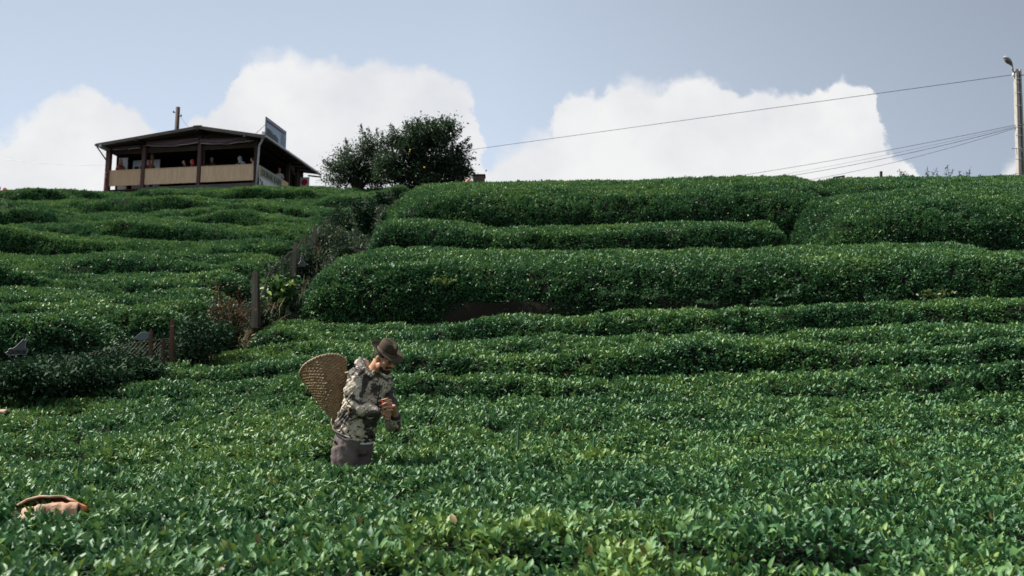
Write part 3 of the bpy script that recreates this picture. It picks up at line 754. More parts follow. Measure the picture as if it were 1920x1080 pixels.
    m = MB(); m.box((0, w / 2, h / 2 + .05), (.05, w, h)); m.build('board', mat('blue_grey_print', (.34, .46, .58), .45, .4, noise=(1.6, .25, (.24, .33, .44))), bl)
    fr = MB(); gm = mat('dull_frame_metal', (.16, .17, .18), .5, .5)
    for (yy, zz, dy, dz) in ((w / 2, h + .05, w + .08, .05), (w / 2, .05, w + .08, .05), (0, h / 2 + .05, .05, h), (w, h / 2 + .05, .05, h)): fr.box((.005, yy, zz), (.07, dy, dz))
    fr.build('frame', gm, bl)
    m = MB(); pts = [(.04, .10), (w * .62, .10), (w * .60, h * .34), (w * .45, h * .45), (w * .36, h * .38), (w * .2, h * .52), (.04, h * .5)]
    m.rings([[(.028, a_, b_) for a_, b_ in pts], [(.036, a_, b_) for a_, b_ in pts]]); m.build('printed_hill', mat('dark_print', (.02, .028, .026), .5, .4), bl)
    m = MB(); m.box((.034, w * .48, h * .88), (.01, w * .92, h * .13)); m.build('title_band', mat('dark_violet_print', (.07, .05, .10), .5, .4), bl)
    vs, fs = text_mesh('DURAK KAFE', .22, .003, .004); xm = max(v.x for v in vs); k = w * .74 / xm
    m = MB(); m.add([(.043 + v.z, .08 * w + v.x * k, h * .84 + v.y * h * .45) for v in vs], fs); m.build('title', mat('muted_red_print', (.25, .05, .08), .5, .4), bl)
    m = MB()
    for i in range(6): m.box((.032, w * .84, h * (.70 - i * .1)), (.008, w * (.18 + .06 * (i % 2)), h * .035))
    m.build('price_lines', mat('grey_print', (.10, .09, .11), .5, .4), bl)
    m = MB(); m.tube([(-.02, .05, h * .7), (-.75, .1, .12)], .02, 6); m.build('prop', TARPE, bl); m = MB(); m.tube([(-.02, w - .05, h * .7), (-.75, w - .1, .12)], .02, 6); m.build('prop', TARPE, bl); m = MB(); m.box((-.09, -.05, .08), (.16, .10, .36)); m.build('end_block', WHITEP, bl)
    return x1, x2, zr, y1_
CX1, CX2, CZR, CY1 = build_cafe()

# service pole behind the cafe roof
sp_ = P(331, 245, 61)
up_ = empty('utility_pole', (sp_.x, sp_.y, 12.2)); tag(up_, 'short dark wooden utility pole sticking up behind the cafe roof', 'utility pole')
m = MB(); zt_ = P(331, 201, 61).z - 12.2; m.tube([(-.02, 0, 0), (.02, 0, zt_)], [.15, .13], 10); m.build('pole', WOODD, up_, smooth=True)
for sx, pz in ((-.22, 211), (.22, 218)):
    z_ = P(331, pz, 61).z - 12.2; m = MB(); m.tube([(0, 0, z_), (sx, 0, z_)], .02, 6); m.ell((sx * 1.1, 0, z_ + .04), (.05, .05, .08)); m.build('insulator', BLACKP, up_)
WIRE = mat('black_cable', (.02, .02, .022), .5, .4)
def wire(a, b, sag, r, label, grp=None, name='cable'):
    n = 30; pts = []
    for i in range(n + 1):
        t = i / n; p = a.lerp(b, t); p.z -= sag * 4 * t * (1 - t); pts.append(p)
    m = MB(); m.tube(pts, r, 5); o = m.build(name, WIRE); tag(o, label, 'cable', grp); return o
wire(P(338, 218, 61), CM @ Vector((5.1, -.5, P(371, 236, 54).z - FLOORZ)), .05, .012, 'thin cable from the short wooden pole to the cafe ridge')
wire(P(-60, 284, 60), P(201, 309, 55.5), .3, .008, 'faint thin cable running in from the left edge to the cafe')
# ------------------------------------------------------------------ lamp post and cables at the right
CONC = mat('pale_concrete', (.40, .38, .34), .85, .2, noise=(5, .2, (.30, .28, .25)), bump=(18, .4))
STEEL = mat('galvanised_steel', (.34, .36, .37), .5, .5)
LP = P(1910, 326, 36); LPZ = float(ground_z(np.array(LP.x), np.array(LP.y)))
lp = empty('street_lamp', (LP.x, LP.y, LPZ)); tag(lp, 'pale concrete street lamp post carrying cables at the right edge', 'street lamp')
def lpl(px, py, dy=0): return P(px, py, 36 + dy) - Vector((LP.x, LP.y, LPZ))
tz = lpl(1906, 131).z
m = MB()
tp = lpl(1907, 131); bt = Vector((.02, 0, 0))
wb, wt = .125, .085
# H section pole: two flanges joined by rungs of concrete
m.beam(bt + Vector((-.06, 0, 0)), tp + Vector((-.04, 0, 0)), .115, .22, up=(0, 1, 0)); o = m.build('pole', CONC, lp, bevel=.012)
m = MB(); m.beam(bt + Vector((.13, 0, 0)), tp + Vector((.085, 0, 0)), .05, .22, up=(0, 1, 0)); m.build('pole_flange', CONC, lp, bevel=.01)
m = MB(); m.beam(bt + Vector((.035, .03, 0)), tp + Vector((.03, .03, 0)), .12, .06, up=(0, 1, 0)); m.build('pole_web', mat('shaded_concrete', (.22, .21, .19), .9, .2), lp)  # darker concrete copy, shade of the recessed web put into its colour
m = MB()
for py in (150, 158, 176, 200, 240, 256, 280, 300):
    p = lpl(1904.5, py); m = MB(); m.tube([p + Vector((-.08, -.13, 0)), p + Vector((.16, -.13, 0))], .012, 6); m.build('step_bolt', STEEL, lp)
m = MB(); a = lpl(1904, 140); b = lpl(1899, 131, -.05); c = lpl(1897, 122, -.1)
m.tube([a, lpl(1900, 134), b, c], .035, 8); m.build('arm', STEEL, lp, smooth=True)
m = MB()
h0, h1 = lpl(1898, 124, -.1), lpl(1884, 107, -.35)
ax = (h1 - h0); Lh = ax.length; ax.normalize(); sd = Vector((0, 1, 0)); upv = ax.cross(sd).normalized(); sd = upv.cross(ax)
rs = []
for t, w_, hh in ((0, .035, .035), (.12, .06, .05), (.3, .11, .075), (.6, .145, .09), (.85, .12, .075), (.97, .06, .045), (1.0, .015, .015)):
    rs.append([h0 + ax * Lh * t * 1.05 + sd * math.cos(q * math.pi / 8) * w_ + upv * (math.sin(q * math.pi / 8) * hh * (1 if math.sin(q * math.pi / 8) * (1 if upv.z > 0 else -1) > 0 else .45)) for q in range(16)])
m.rings(rs); lh = m.build('lamp_head', STEEL, lp, smooth=True)
m = MB(); uz = upv if upv.z < 0 else -upv
m.ell(h0 + ax * Lh * .6 + uz * .035, (.16, .10, .05), Matrix((ax, sd, -uz)).transposed()); m.build('lens', mat('amber_glass', (.22, .17, .12), .25, .6), lh, smooth=True)
m = MB(); q = lpl(1900, 142); m.tube([lpl(1904, 140), q], .02, 6); m.ell(q + Vector((0, 0, .03)), (.045, .045, .09)); m.build('insulator', mat('white_porcelain', (.6, .6, .6), .3, .6), lp)
m = MB(); m.tube([lpl(1896, 278), lpl(1922, 279)], .018, 6); m.box(lpl(1913, 282), (.18, .12, .10)); m.build('cross_bracket', STEEL, lp)
wire(P(1900, 140, 36), P(592, 321, 64), .0, .012, 'upper black cable crossing the sky from the lamp post to behind the tree')
for i, (px, py, Y, py2) in enumerate(((1300, 342, 46, 234), (1360, 345, 46, 236), (1440, 336, 44, 238), (1500, 340, 44, 240))):
    wire(P(1905, py2, 36), P(px, py, Y), .12 + .02 * i, (.009, .005, .010, .008)[i], ['topmost of the four lower cables fanning out from the lamp post', 'faintest of the four lower cables fanning out from the lamp post', 'third of the four lower cables fanning out from the lamp post', 'lowest of the four lower cables fanning out from the lamp post'][i], 'lower cables fanning from the lamp post')
wire(P(1905, 141, 36), P(2000, 140, 33), .0, .018, 'short black cable leaving the top of the lamp post to the right')
wire(P(1907, 235, 36), P(2000, 221, 33), .0, .02, 'lower black cable leaving the lamp post to the right')

# little rail frame seen in the notch of the skyline, stump of a post
a, b, c = P(1562, 333, 33), P(1581, 331, 33), P(1581, 345, 33)
m = MB(); m.beam(a, b, .06, .05); m.beam(c - Vector((0, 0, .5)), b + Vector((0, 0, .03)), .09, .09, up=(0, 1, 0)); tag(m.build('gate_rail', GREYW), 'weathered grey rail on a post in the notch of the skyline', 'rail')
m = MB(); m.beam(P(1652, 350, 31), P(1652, 321.5, 31), .07, .07, up=(0, 1, 0)); tag(m.build('fence_post', WOODD), 'dark post tip sticking up over the topmost right hedge', 'post')

# stone chimney behind the crest
q = P(898, 346, 38); w_ = 24 / F * 38
ch = empty('chimney', (q.x, q.y, q.z - 1.5)); tag(ch, 'stubby brown masonry chimney top showing over the hedge right of the dark tree', 'chimney')
m = MB(); hh = P(898, 332, 38).z - q.z + 1.5; m.box((0, 0, hh / 2), (w_ * .93, .45, hh)); m.build('shaft', mat('brown_render', (.14, .105, .065), .9, .2, noise=(6, .2, (.06, .05, .035))), ch, bevel=.02)
m = MB(); m.box((0, 0, hh + .03), (w_ * 1.06, .52, .06)); m.build('cap_slab', mat('dark_stone', (.05, .04, .03), .9, .2), ch, bevel=.01)
q = P(877, 340, 32); m = MB(); m.ell((q.x, q.y, q.z), (.06, .05, .10), Matrix.Rotation(.5, 3, 'Y')); m.tube([(q.x - .03, q.y, q.z - .4), (q.x - .02, q.y, q.z)], .012, 5); tag(m.build('flower', mat('orange_petal', (.75, .16, .04), .6, .3), smooth=True), 'single orange flower on the skyline left of the chimney', 'flower')

# ------------------------------------------------------------------ trees
BARK = mat('grey_bark', (.045, .038, .030), .9, .2, noise=(8, .2, (.025, .02, .016)), bump=(20, .6))
def foliage_mesh(name, pts, nrm, L, tint, mt, parent=None, det=0, up=.1, wid=.5, spread=1.3):
    V, Q, tt = leaves(pts, nrm, L, det, up=up, spread=spread, tint=tint, wid=wid)
    return link(name, np_mesh(name, V, Q, [mt], None, tt), parent)
def tree(name, base, blobs, n, L, label, seed, dens_gap=.0, sprouts=()):
    """blobs: (px, py, rx px, ry px, dy, ry depth m)"""
    rg = np.random.default_rng(seed); root = empty(name, base); tag(root, label, 'tree')
    B = Vector(base); Y = B.y; k = Y / F
    m = MB(); r0 = .16
    pts_all = []; nr_all = []
    tw = MB()
    for bi, (px, py, rx, ry, dy, rd, fr) in enumerate(blobs):
        c = P(px, py, Y + dy) - B; R = Vector((rx * k, rd, ry * k))
        # limb from the trunk to the blob
        b0 = Vector((random.uniform(-.15, .15), random.uniform(-.1, .1), .5)); mid = b0.lerp(c, .5) + Vector((random.uniform(-.2, .2), random.uniform(-.2, .2), .15))
        m.tube([b0, mid, c], [.09, .055, .02], 7)
        nb = max(8, int(fr * 26))
        for q in range(nb):
            d = Vector(rg.normal(size=3)).normalized(); e = c + Vector((d.x * R.x, d.y * R.y, d.z * R.z)) * rg.uniform(.55, 1.02)
            s = c + (e - c) * rg.uniform(.0, .3)
            m_ = (s + e) / 2 + Vector(rg.normal(size=3)) * .08
            tw.tube([s, m_, e], [.022, .014, .005], 4, cap=False)
            kk = int(n * fr / sum(b[6] for b in blobs) / nb)
            t = rg.random(kk) ** .55
            cl = np.outer(1 - t, np.array(s)) + np.outer(t, np.array(e)) + rg.normal(size=(kk, 3)) * (.16 + .10 * rg.random()) * np.array([1, 1, .8])
            nn = cl - np.array(c); nn /= np.linalg.norm(nn, axis=1)[:, None] + 1e-9
            pts_all.append(cl); nr_all.append(nn)
    for (x0, y0, x1, y1) in sprouts:      # upright shoots
        a = P(x0, y0, Y) - B; b = P(x1, y1, Y) - B; m_ = a.lerp(b, .5) + Vector((.05, 0, 0)); tw.tube([a, m_, b], [.02, .012, .004], 4)
        kk = int((b - a).length * 110); t = rg.random(kk)
        cl = np.outer(1 - t, np.array(a)) + np.outer(t, np.array(b)) + rg.normal(size=(kk, 3)) * (.10 * (1.15 - t))[:, None]
        nn = rg.normal(size=(kk, 3)); nn /= np.linalg.norm(nn, axis=1)[:, None]; pts_all.append(cl); nr_all.append(nn)
    for q in range(3):
        x = random.uniform(-.3, .3); m.tube([(x * 1.6, random.uniform(-.2, .2), -.3), (x, 0, .5), (x * 1.5 + .1, 0, 1.3)], [r0, r0 * .75, r0 * .5], 9)
    m.build('trunk', BARK, root, smooth=True); tw.build('twigs', BARK, root)
    Pn = np.concatenate(pts_all); Nn = np.concatenate(nr_all)
    wp = Pn + np.array(B)
    t = .45 + .3 * fbm(wp[:, 0] * 1.2, wp[:, 1] * 1.2, wp[:, 2] * 1.2, 5) + rg.normal(size=len(Pn)) * .2
    foliage_mesh('crown', Pn, Nn, L * rg.uniform(.6, 1.2, len(Pn)), np.clip(t, 0, 1), TREEL, root)
    return root, B
tb = P(820, 352, 44); tz_ = 10.2
t1, B1 = tree('leafy_tree', (tb.x, tb.y, tz_), [(718, 318, 20, 24, 0, 1.0, .5), (812, 262, 38, 34, 0, 1.3, 1.3), (850, 300, 33, 34, .2, 1.2, 1.2), (770, 275, 38, 36, .1, 1.3, 1.2), (735, 305, 34, 34, .1, 1.1, .9), (800, 312, 60, 30, .3, 1.6, 1.7), (860, 328, 26, 14, .2, .9, .5), (780, 248, 20, 22, 0, .8, .5), (835, 245, 20, 20, 0, .8, .5), (740, 262, 14, 18, 0, .5, .25), (760, 330, 44, 14, .2, 1.2, .7), (790, 340, 60, 10, -.2, 1.2, .7)],
             32000, .135, 'large dark dense tree on the skyline between the cafe and the chimney', 3, sprouts=((742, 262, 733, 232), (760, 250, 762, 229), (800, 240, 800, 216), (845, 240, 850, 224), (815, 235, 811, 222), (872, 285, 884, 272), (870, 300, 893, 296), (875, 315, 890, 326), (850, 262, 866, 240), (790, 245, 785, 226), (725, 290, 716, 262), (860, 275, 880, 258), (830, 240, 828, 218), (776, 250, 772, 234)))
tb2 = P(672, 350, 46)
t2, B2 = tree('slender_tree', (tb2.x, tb2.y, 10.6), [(690, 285, 26, 32, 0, .9, 1.0), (660, 305, 34, 28, 0, 1.0, 1.0), (630, 318, 26, 20, .1, .9, .5), (700, 318, 34, 22, .1, 1.0, .9), (668, 328, 50, 12, 0, 1.0, .6), (645, 285, 12, 14, 0, .5, .2), (722, 300, 18, 36, .1, .9, .8), (640, 340, 40, 10, .1, .9, .45), (700, 342, 40, 8, .1, .9, .4)],
             15000, .115, 'lighter sparse tree with upright shoots beside the cafe end of the dark tree', 5, sprouts=((680, 270, 677, 234), (690, 265, 690, 240), (706, 275, 706, 240), (650, 285, 648, 260), (718, 285, 716, 246), (622, 310, 606, 300), (684, 268, 683, 248), (698, 275, 697, 252)))
FRU = mat('orange_fruit', (.75, .30, .03), .45, .5)
for i, (px, py) in enumerate(((769, 281), (796, 314))):
    q = P(px, py, 42.2); m = MB(); m.ell(q, (.035, .035, .04), nu=10, nv=7); o = m.build('orange_fruit', FRU, smooth=True)
    tag(o, ['brighter orange fruit hanging high in the dark tree', 'smaller orange fruit hanging low in the dark tree'][i], 'fruit', 'orange fruits in the dark tree')

DULL = leaf_mat('dark_shrub_leaf', [(0, (.012, .035, .016)), (.6, (.025, .07, .03)), (1, (.06, .11, .04))], .75, .1, .2)
# ------------------------------------------------------------------ weeds, shrubs and the chain-link fence along the slope
def shrub(x, y, h, w, n, label, seed, mt=WEED, L=.08, d=None, grp='wild shrubs along the fence', name='shrub', cat='shrub', z=None, det=0, wid=.42, tlo=.3):
    rg = np.random.default_rng(seed); z0 = float(ground_z(np.array(x), np.array(y))) if z is None else z
    root = empty(name, (x, y, z0)); tag(root, label, cat, grp)
    m = MB(); pts = []; nr = []
    ns = max(5, int(n / 130))
    for i in range(ns):
        a = rg.random() * 6.28; r = rg.random() ** .6; e = np.array([math.cos(a) * r * w, math.sin(a) * r * (d or w), h * (1 - .45 * r * r) * rg.uniform(.7, 1.1)])
        s = np.array([e[0] * .25, e[1] * .25, 0]); mid = (s + e) / 2 + rg.normal(size=3) * .06
        m.tube([s, mid, e], [.012, .008, .003], 4, cap=False)
        k = n // ns; t = rg.random(k) ** .6
        p = (1 - t)[:, None] ** 2 * s + 2 * (t * (1 - t))[:, None] * mid + (t ** 2)[:, None] * e + rg.normal(size=(k, 3)) * .07
        pts.append(p); v = p - np.array([0, 0, h * .35]); nr.append(v / (np.linalg.norm(v, axis=1)[:, None] + 1e-6))
    m.build('stems', BARK, root)
    Pn = np.concatenate(pts); Nn = np.concatenate(nr)
    t = np.clip(tlo + .25 * rg.normal(size=len(Pn)) + .2 * fbm(Pn[:, 0] * 2, Pn[:, 1] * 2, Pn[:, 2] * 2, seed), 0, .93)
    foliage_mesh('foliage', Pn, Nn, L * rg.uniform(.6, 1.3, len(Pn)), t, mt, root, det=det, wid=wid, up=.05)
    return root
sh_list = [(-8.0, 12.7, .75, .8, 'dense dark shrub at the left edge below the letter sign'), (-7.1, 13.05, .75, .7, 'dark shrub just right of the letter sign'), (-6.3, 13.5, .7, .6, 'dark shrub halfway between the letter sign and the grey slab'),
           (-5.75, 14.0, .6, .45, 'low dark shrub right under the grey slab'), (-4.95, 15.3, .8, .45, 'dark leafy shrub behind the rusty tall stake'), (-4.7, 16.1, 1.0, .45, 'rust tinged shrub caught in the fence mesh'),
           (-4.55, 17.6, .9, .5, 'grey green shrub behind the tall split fence post'), (-4.5, 18.9, 1.2, .6, 'tall leafy shrub beside the rounded end of the longest hedge'), (-4.9, 20.3, .9, .6, 'dark shrub above the end of the longest hedge'),
           (-4.75, 22.2, .8, .7, 'greyish shrub near the lowest upper plaque'), (-4.6, 24.5, .85, .8, 'grey shrub in the gap left of the narrow middle hedge'), (-4.7, 26.8, .9, .8, 'tangled shrub under the middle upper plaque'),
           (-4.8, 29.5, .9, .8, 'thorny grey shrub right of the middle upper plaque'), (-4.9, 33.0, .9, .8, 'dark shrub between the two topmost plaques'), (-5.0, 37.5, .9, .9, 'dry brownish shrub by the topmost plaque'), (-4.9, 42, .9, .9, 'dry twiggy shrub near the hilltop end of the fence'),
           (-4.0, 22.6, .8, .6, 'leafy shrub between the fence and the narrow middle hedge'), (-3.9, 25.5, .9, .7, 'leafy shrub at the left foot of the dark faced upper hedge'), (-4.1, 31, .8, .8, 'twiggy shrub just below the skyline left of the topmost hedge')]
for i, (x, y, h, w, lb) in enumerate(sh_list):
    w *= .66
    if y > 29: h *= .6; w *= .8
    shrub(x, y, h, w, int(1500 + 1500 * w), lb, 40 + i, L=.07 + .0006 * y, mt=(DULL if y < 16 or i % 3 == 0 or i % 3 == 2 else WEED), tlo=.10)
q = P(520, 545, 18.6); shrub(q.x, q.y, .95, .30, 420, 'pale broad-leaved sapling between the tall split post and the hedge end', 90, mt=TEA, L=.17, tlo=.78, name='sapling', cat='sapling', grp=None, det=1, wid=.45)

for i, (px, py, Y, h, w, lb) in enumerate(((20, 712, 12.0, .60, .75, 'dark glossy shrub in front of the fence, first from the left edge'), (85, 708, 12.3, .62, .7, 'dark glossy shrub in front of the fence, second from the left edge'), (150, 700, 12.7, .60, .65, 'dark glossy shrub in front of the fence, third from the left edge'),
                                        (205, 692, 13.3, .58, .5, 'dark glossy shrub in front of the fence below the grey slab'), (375, 655, 14.9, .85, .5, 'dark leafy shrub at the fence right of the tall reddish stake'), (250, 690, 13.5, .5, .4, 'small dark shrub by the thin reddish stake'))):
    q = P(px, py, Y); shrub(q.x, Y, h * (.36, .36, .38, .36, .75, .4)[i], w, int(3200 * w + 800), lb, 140 + i, L=.07, mt=DULL, tlo=.15, z=q.z - .12, det=0, wid=.45)
DRY = leaf_mat('dry_creeper_leaf', [(0, (.05, .03, .018)), (.6, (.12, .065, .03)), (1, (.10, .10, .04))], .7, .2, .2)
q = P(418, 622, 16.0); shrub(q.x, 16.0, 1.0, .42, 1500, 'rusty brown dry creeper hanging on the fence mesh left of the tall post', 190, L=.05, mt=DRY, tlo=.4, z=q.z - .3, grp=None, name='dry_creeper', cat='creeper')
for i, (px, py, Y, lb) in enumerate(((60, 700, 13.3, 'dark shrub behind the fence below the letter sign'), (130, 690, 13.6, 'dark shrub behind the fence right of the letter sign'), (200, 680, 14.0, 'dark shrub behind the fence left of the grey slab'), (262, 672, 14.7, 'dark shrub behind the fence by the grey slab'))):
    q = P(px, py, Y); shrub(q.x, Y, .42, .5, 1300, lb, 240 + i, L=.06, mt=DULL, tlo=.1, z=q.z - .2)
# grass and leaf litter carpet under the fence line
def verge():
    n = 60000; y = 11.5 + 34 * rng.random(n) ** 1.9; x = xf(y) + rng.uniform(-1.5, 1.6, n)
    z = ground_z(x, y); Pn = np.stack([x, y, z], 1); Nn = rng.normal(size=(n, 3)) * .3; Nn[:, 2] = 1; Nn /= np.linalg.norm(Nn, axis=1)[:, None]
    o = foliage_mesh('ground_weeds', Pn, Nn, rng.uniform(.06, .18, n), np.clip(.12 + .22 * rng.normal(size=n), 0, 1), WEED, wid=.3, up=.5)
    tag(o, 'low tangle of dark weeds covering the strip under the chain-link fence', 'weeds', kind='stuff')
    n = 5200; y = 14 + 26 * rng.random(n) ** 1.3; x = xf(y) + rng.normal(size=n) * .22; z = ground_z(x, y) + rng.uniform(0, .25, n); k = vnoise(x * 2, y * .8, 0, 91) > -.15; x, y, z = x[k], y[k], z[k]
    Pn = np.stack([x, y, z], 1); Nn = rng.normal(size=(len(x), 3)) * .5; Nn[:, 2] = 1; Nn /= np.linalg.norm(Nn, axis=1)[:, None]
    o = foliage_mesh('dry_grass', Pn, Nn, rng.uniform(.18, .45, len(x)), rng.random(len(x)), leaf_mat('dry_grass_blade', [(0, (.10, .085, .05)), (.6, (.20, .17, .10)), (1, (.09, .12, .05))], .7, .2, .2), wid=.07, up=.7, spread=.9)
    tag(o, 'pale dry grass stalks standing along the chain-link fence', 'dry grass', kind='stuff')
    # grass at the foot of the earth bank
    n = 9000; x = rng.uniform(-3.2, 9.5, n); y = rng.uniform(17.1, 17.75, n); den = sstep(-.2, .4, vnoise(x * .4, y, 0, 71) + .45 * np.exp(-((x - .1) / 1.2) ** 2) + .1); k = rng.random(n) < den
    x, y = x[k], y[k]; Pn = np.stack([x, y, z_low(x, y) - .30], 1); Nn = rng.normal(size=(len(x), 3)) * .25; Nn[:, 2] = 1
    o = foliage_mesh('grass', Pn, Nn, rng.uniform(.10, .34, len(x)), np.clip(.5 + .12 * rng.normal(size=len(x)), 0, .9), leaf_mat('grass_blade', [(0, (.02, .06, .02)), (.6, (.05, .12, .035)), (1, (.12, .17, .06))], .5), wid=.10, up=.9, spread=.5)
    tag(o, 'soft green grass strip at the foot of the bare earth bank', 'grass', kind='stuff')
verge()
def bank():
    xs = np.arange(-3.6, 11.5, .12); us = np.linspace(0, 1, 9)
    X, U = np.meshgrid(xs, us, indexing='ij'); z0 = z_low(X, 17.9) - .45
    Y = 17.88 + .18 * U ** .7 + .06 * fbm(X * 1.3, U * 3, 0, 6); Z = z0 + U * .78 + .04 * fbm(X * 3, U * 4, 0, 8)
    me = np_mesh('earth_bank', np.stack([X, Y, Z], 2).reshape(-1, 3), grid_quads(*X.shape), [SOIL], smooth=np.ones((len(xs) - 1) * 8, bool)); tag(link('earth_bank', me), kind='structure')
bank()
FERN = leaf_mat('fern_leaf', [(0, (.02, .06, .03)), (.6, (.04, .10, .04)), (1, (.12, .17, .04))], .5)
fl = [(835, 540, 'yellow green creeper sprouting from the face of the longest hedge'), (1155, 560, 'small fern on the bank under the longest hedge, first from the left'), (1225, 566, 'flat fern fronds on the earth bank left of centre right'), (1335, 575, 'broad fern fronds on the bank near the hedge middle'), (1430, 575, 'fern clump on the bank beside the broad fronds'), (1480, 562, 'tallest fern on the bank, with long drooping fronds'), (1757, 562, 'pale yellow green leaf sprig at the hedge foot at the far right'), (1640, 568, 'small plant at the hedge foot left of the pale sprig')]
for i, (px, py, lb) in enumerate(fl):
    q = P(px, py, 17.85 if i else 17.55); rg = np.random.default_rng(400 + i); n = 60
    root = empty('fern' if i not in (0, 6) else 'creeper', (q.x, q.y, q.z)); tag(root, lb, 'fern' if i not in (0, 6) else 'creeper', 'ferns and sprigs on the earth bank')
    m = MB(); pts = []; nn = []
    for f in range(6):
        a = rg.uniform(-2.9, -.2); L_ = rg.uniform(.16, .34); e = Vector((math.cos(a) * L_ * 1.2, math.sin(a) * L_ * .5, rg.uniform(.0, .14))); mid = e * .5 + Vector((0, 0, .08)); m.tube([(0, 0, 0), mid, e], .004, 4)
        for t in np.linspace(.15, 1, 14):
            p = (Vector((0, 0, 0)) * (1 - t) ** 2 + mid * 2 * t * (1 - t) + e * t * t); pts.append(p); nn.append((rg.normal() * .5, -.3, 1))
    m.build('stalks', BARK, root); pts = np.array([tuple(p) for p in pts]); nn = np.array(nn); nn /= np.linalg.norm(nn, axis=1)[:, None]
    foliage_mesh('fronds', pts, nn, rg.uniform(.06, .10, len(pts)) * (1 if i not in (0, 6) else 1.0), np.full(len(pts), .4 if i not in (0, 6) else .9), FERN, root, wid=.4, up=.0, spread=1.2)
# sprigs over the right crest
for i, (px, py, h) in enumerate(((1687, 326, .10), (1698, 318, .22), (1738, 313, .34), (1755, 326, .12), (1776, 312, .32), (1792, 322, .2), (1815, 318, .22), (1845, 325, .1), (1893, 325, .12))):
    q = P(px, 336, 28.8); top = P(px - 3 * (i % 2), py, 28.8); rg = np.random.default_rng(500 + i)
    root = empty('weed_sprig', (q.x, q.y, q.z - .15)); lbs = ['shortest', 'second', 'curved leaning', 'low tufted', 'tallest branching', 'thin', 'broad leafy', 'tiny', 'last']
    tag(root, ['tiny weed tip nearest the post tip on the right skyline', 'weed sprig with dotted leaves over the small cloud', 'leaning weed stalk standing alone on the right skyline', 'low weed tuft right of the leaning stalk', 'tallest branching weed on the right skyline', 'weed just right of the tallest branching weed', 'broad weed third from the lamp post on the skyline', 'low weed second from the lamp post on the skyline', 'low weed next to the lamp post on the skyline'][i], 'weed', 'weeds on the right skyline')
    m = MB(); pts = []
    for s in range(3):
        e = top - q + Vector((rg.normal() * .12, rg.normal() * .05, -.08 * s + .15)); m.tube([(0, 0, 0), e * .5 + Vector((rg.normal() * .03, 0, 0)), e], .008, 4)
        for t in rg.uniform(.4, 1, 14): pts.append(e * t + Vector(rg.normal(size=3)) * .03)
    m.build('stalk', BARK, root); pts = np.array([tuple(p) for p in pts]); nn = rg.normal(size=pts.shape); nn /= np.linalg.norm(nn, axis=1)[:, None]
    foliage_mesh('leaflets', pts, nn, rg.uniform(.04, .09, len(pts)), rg.uniform(0, .6, len(pts)), TREEL, root, wid=.5)

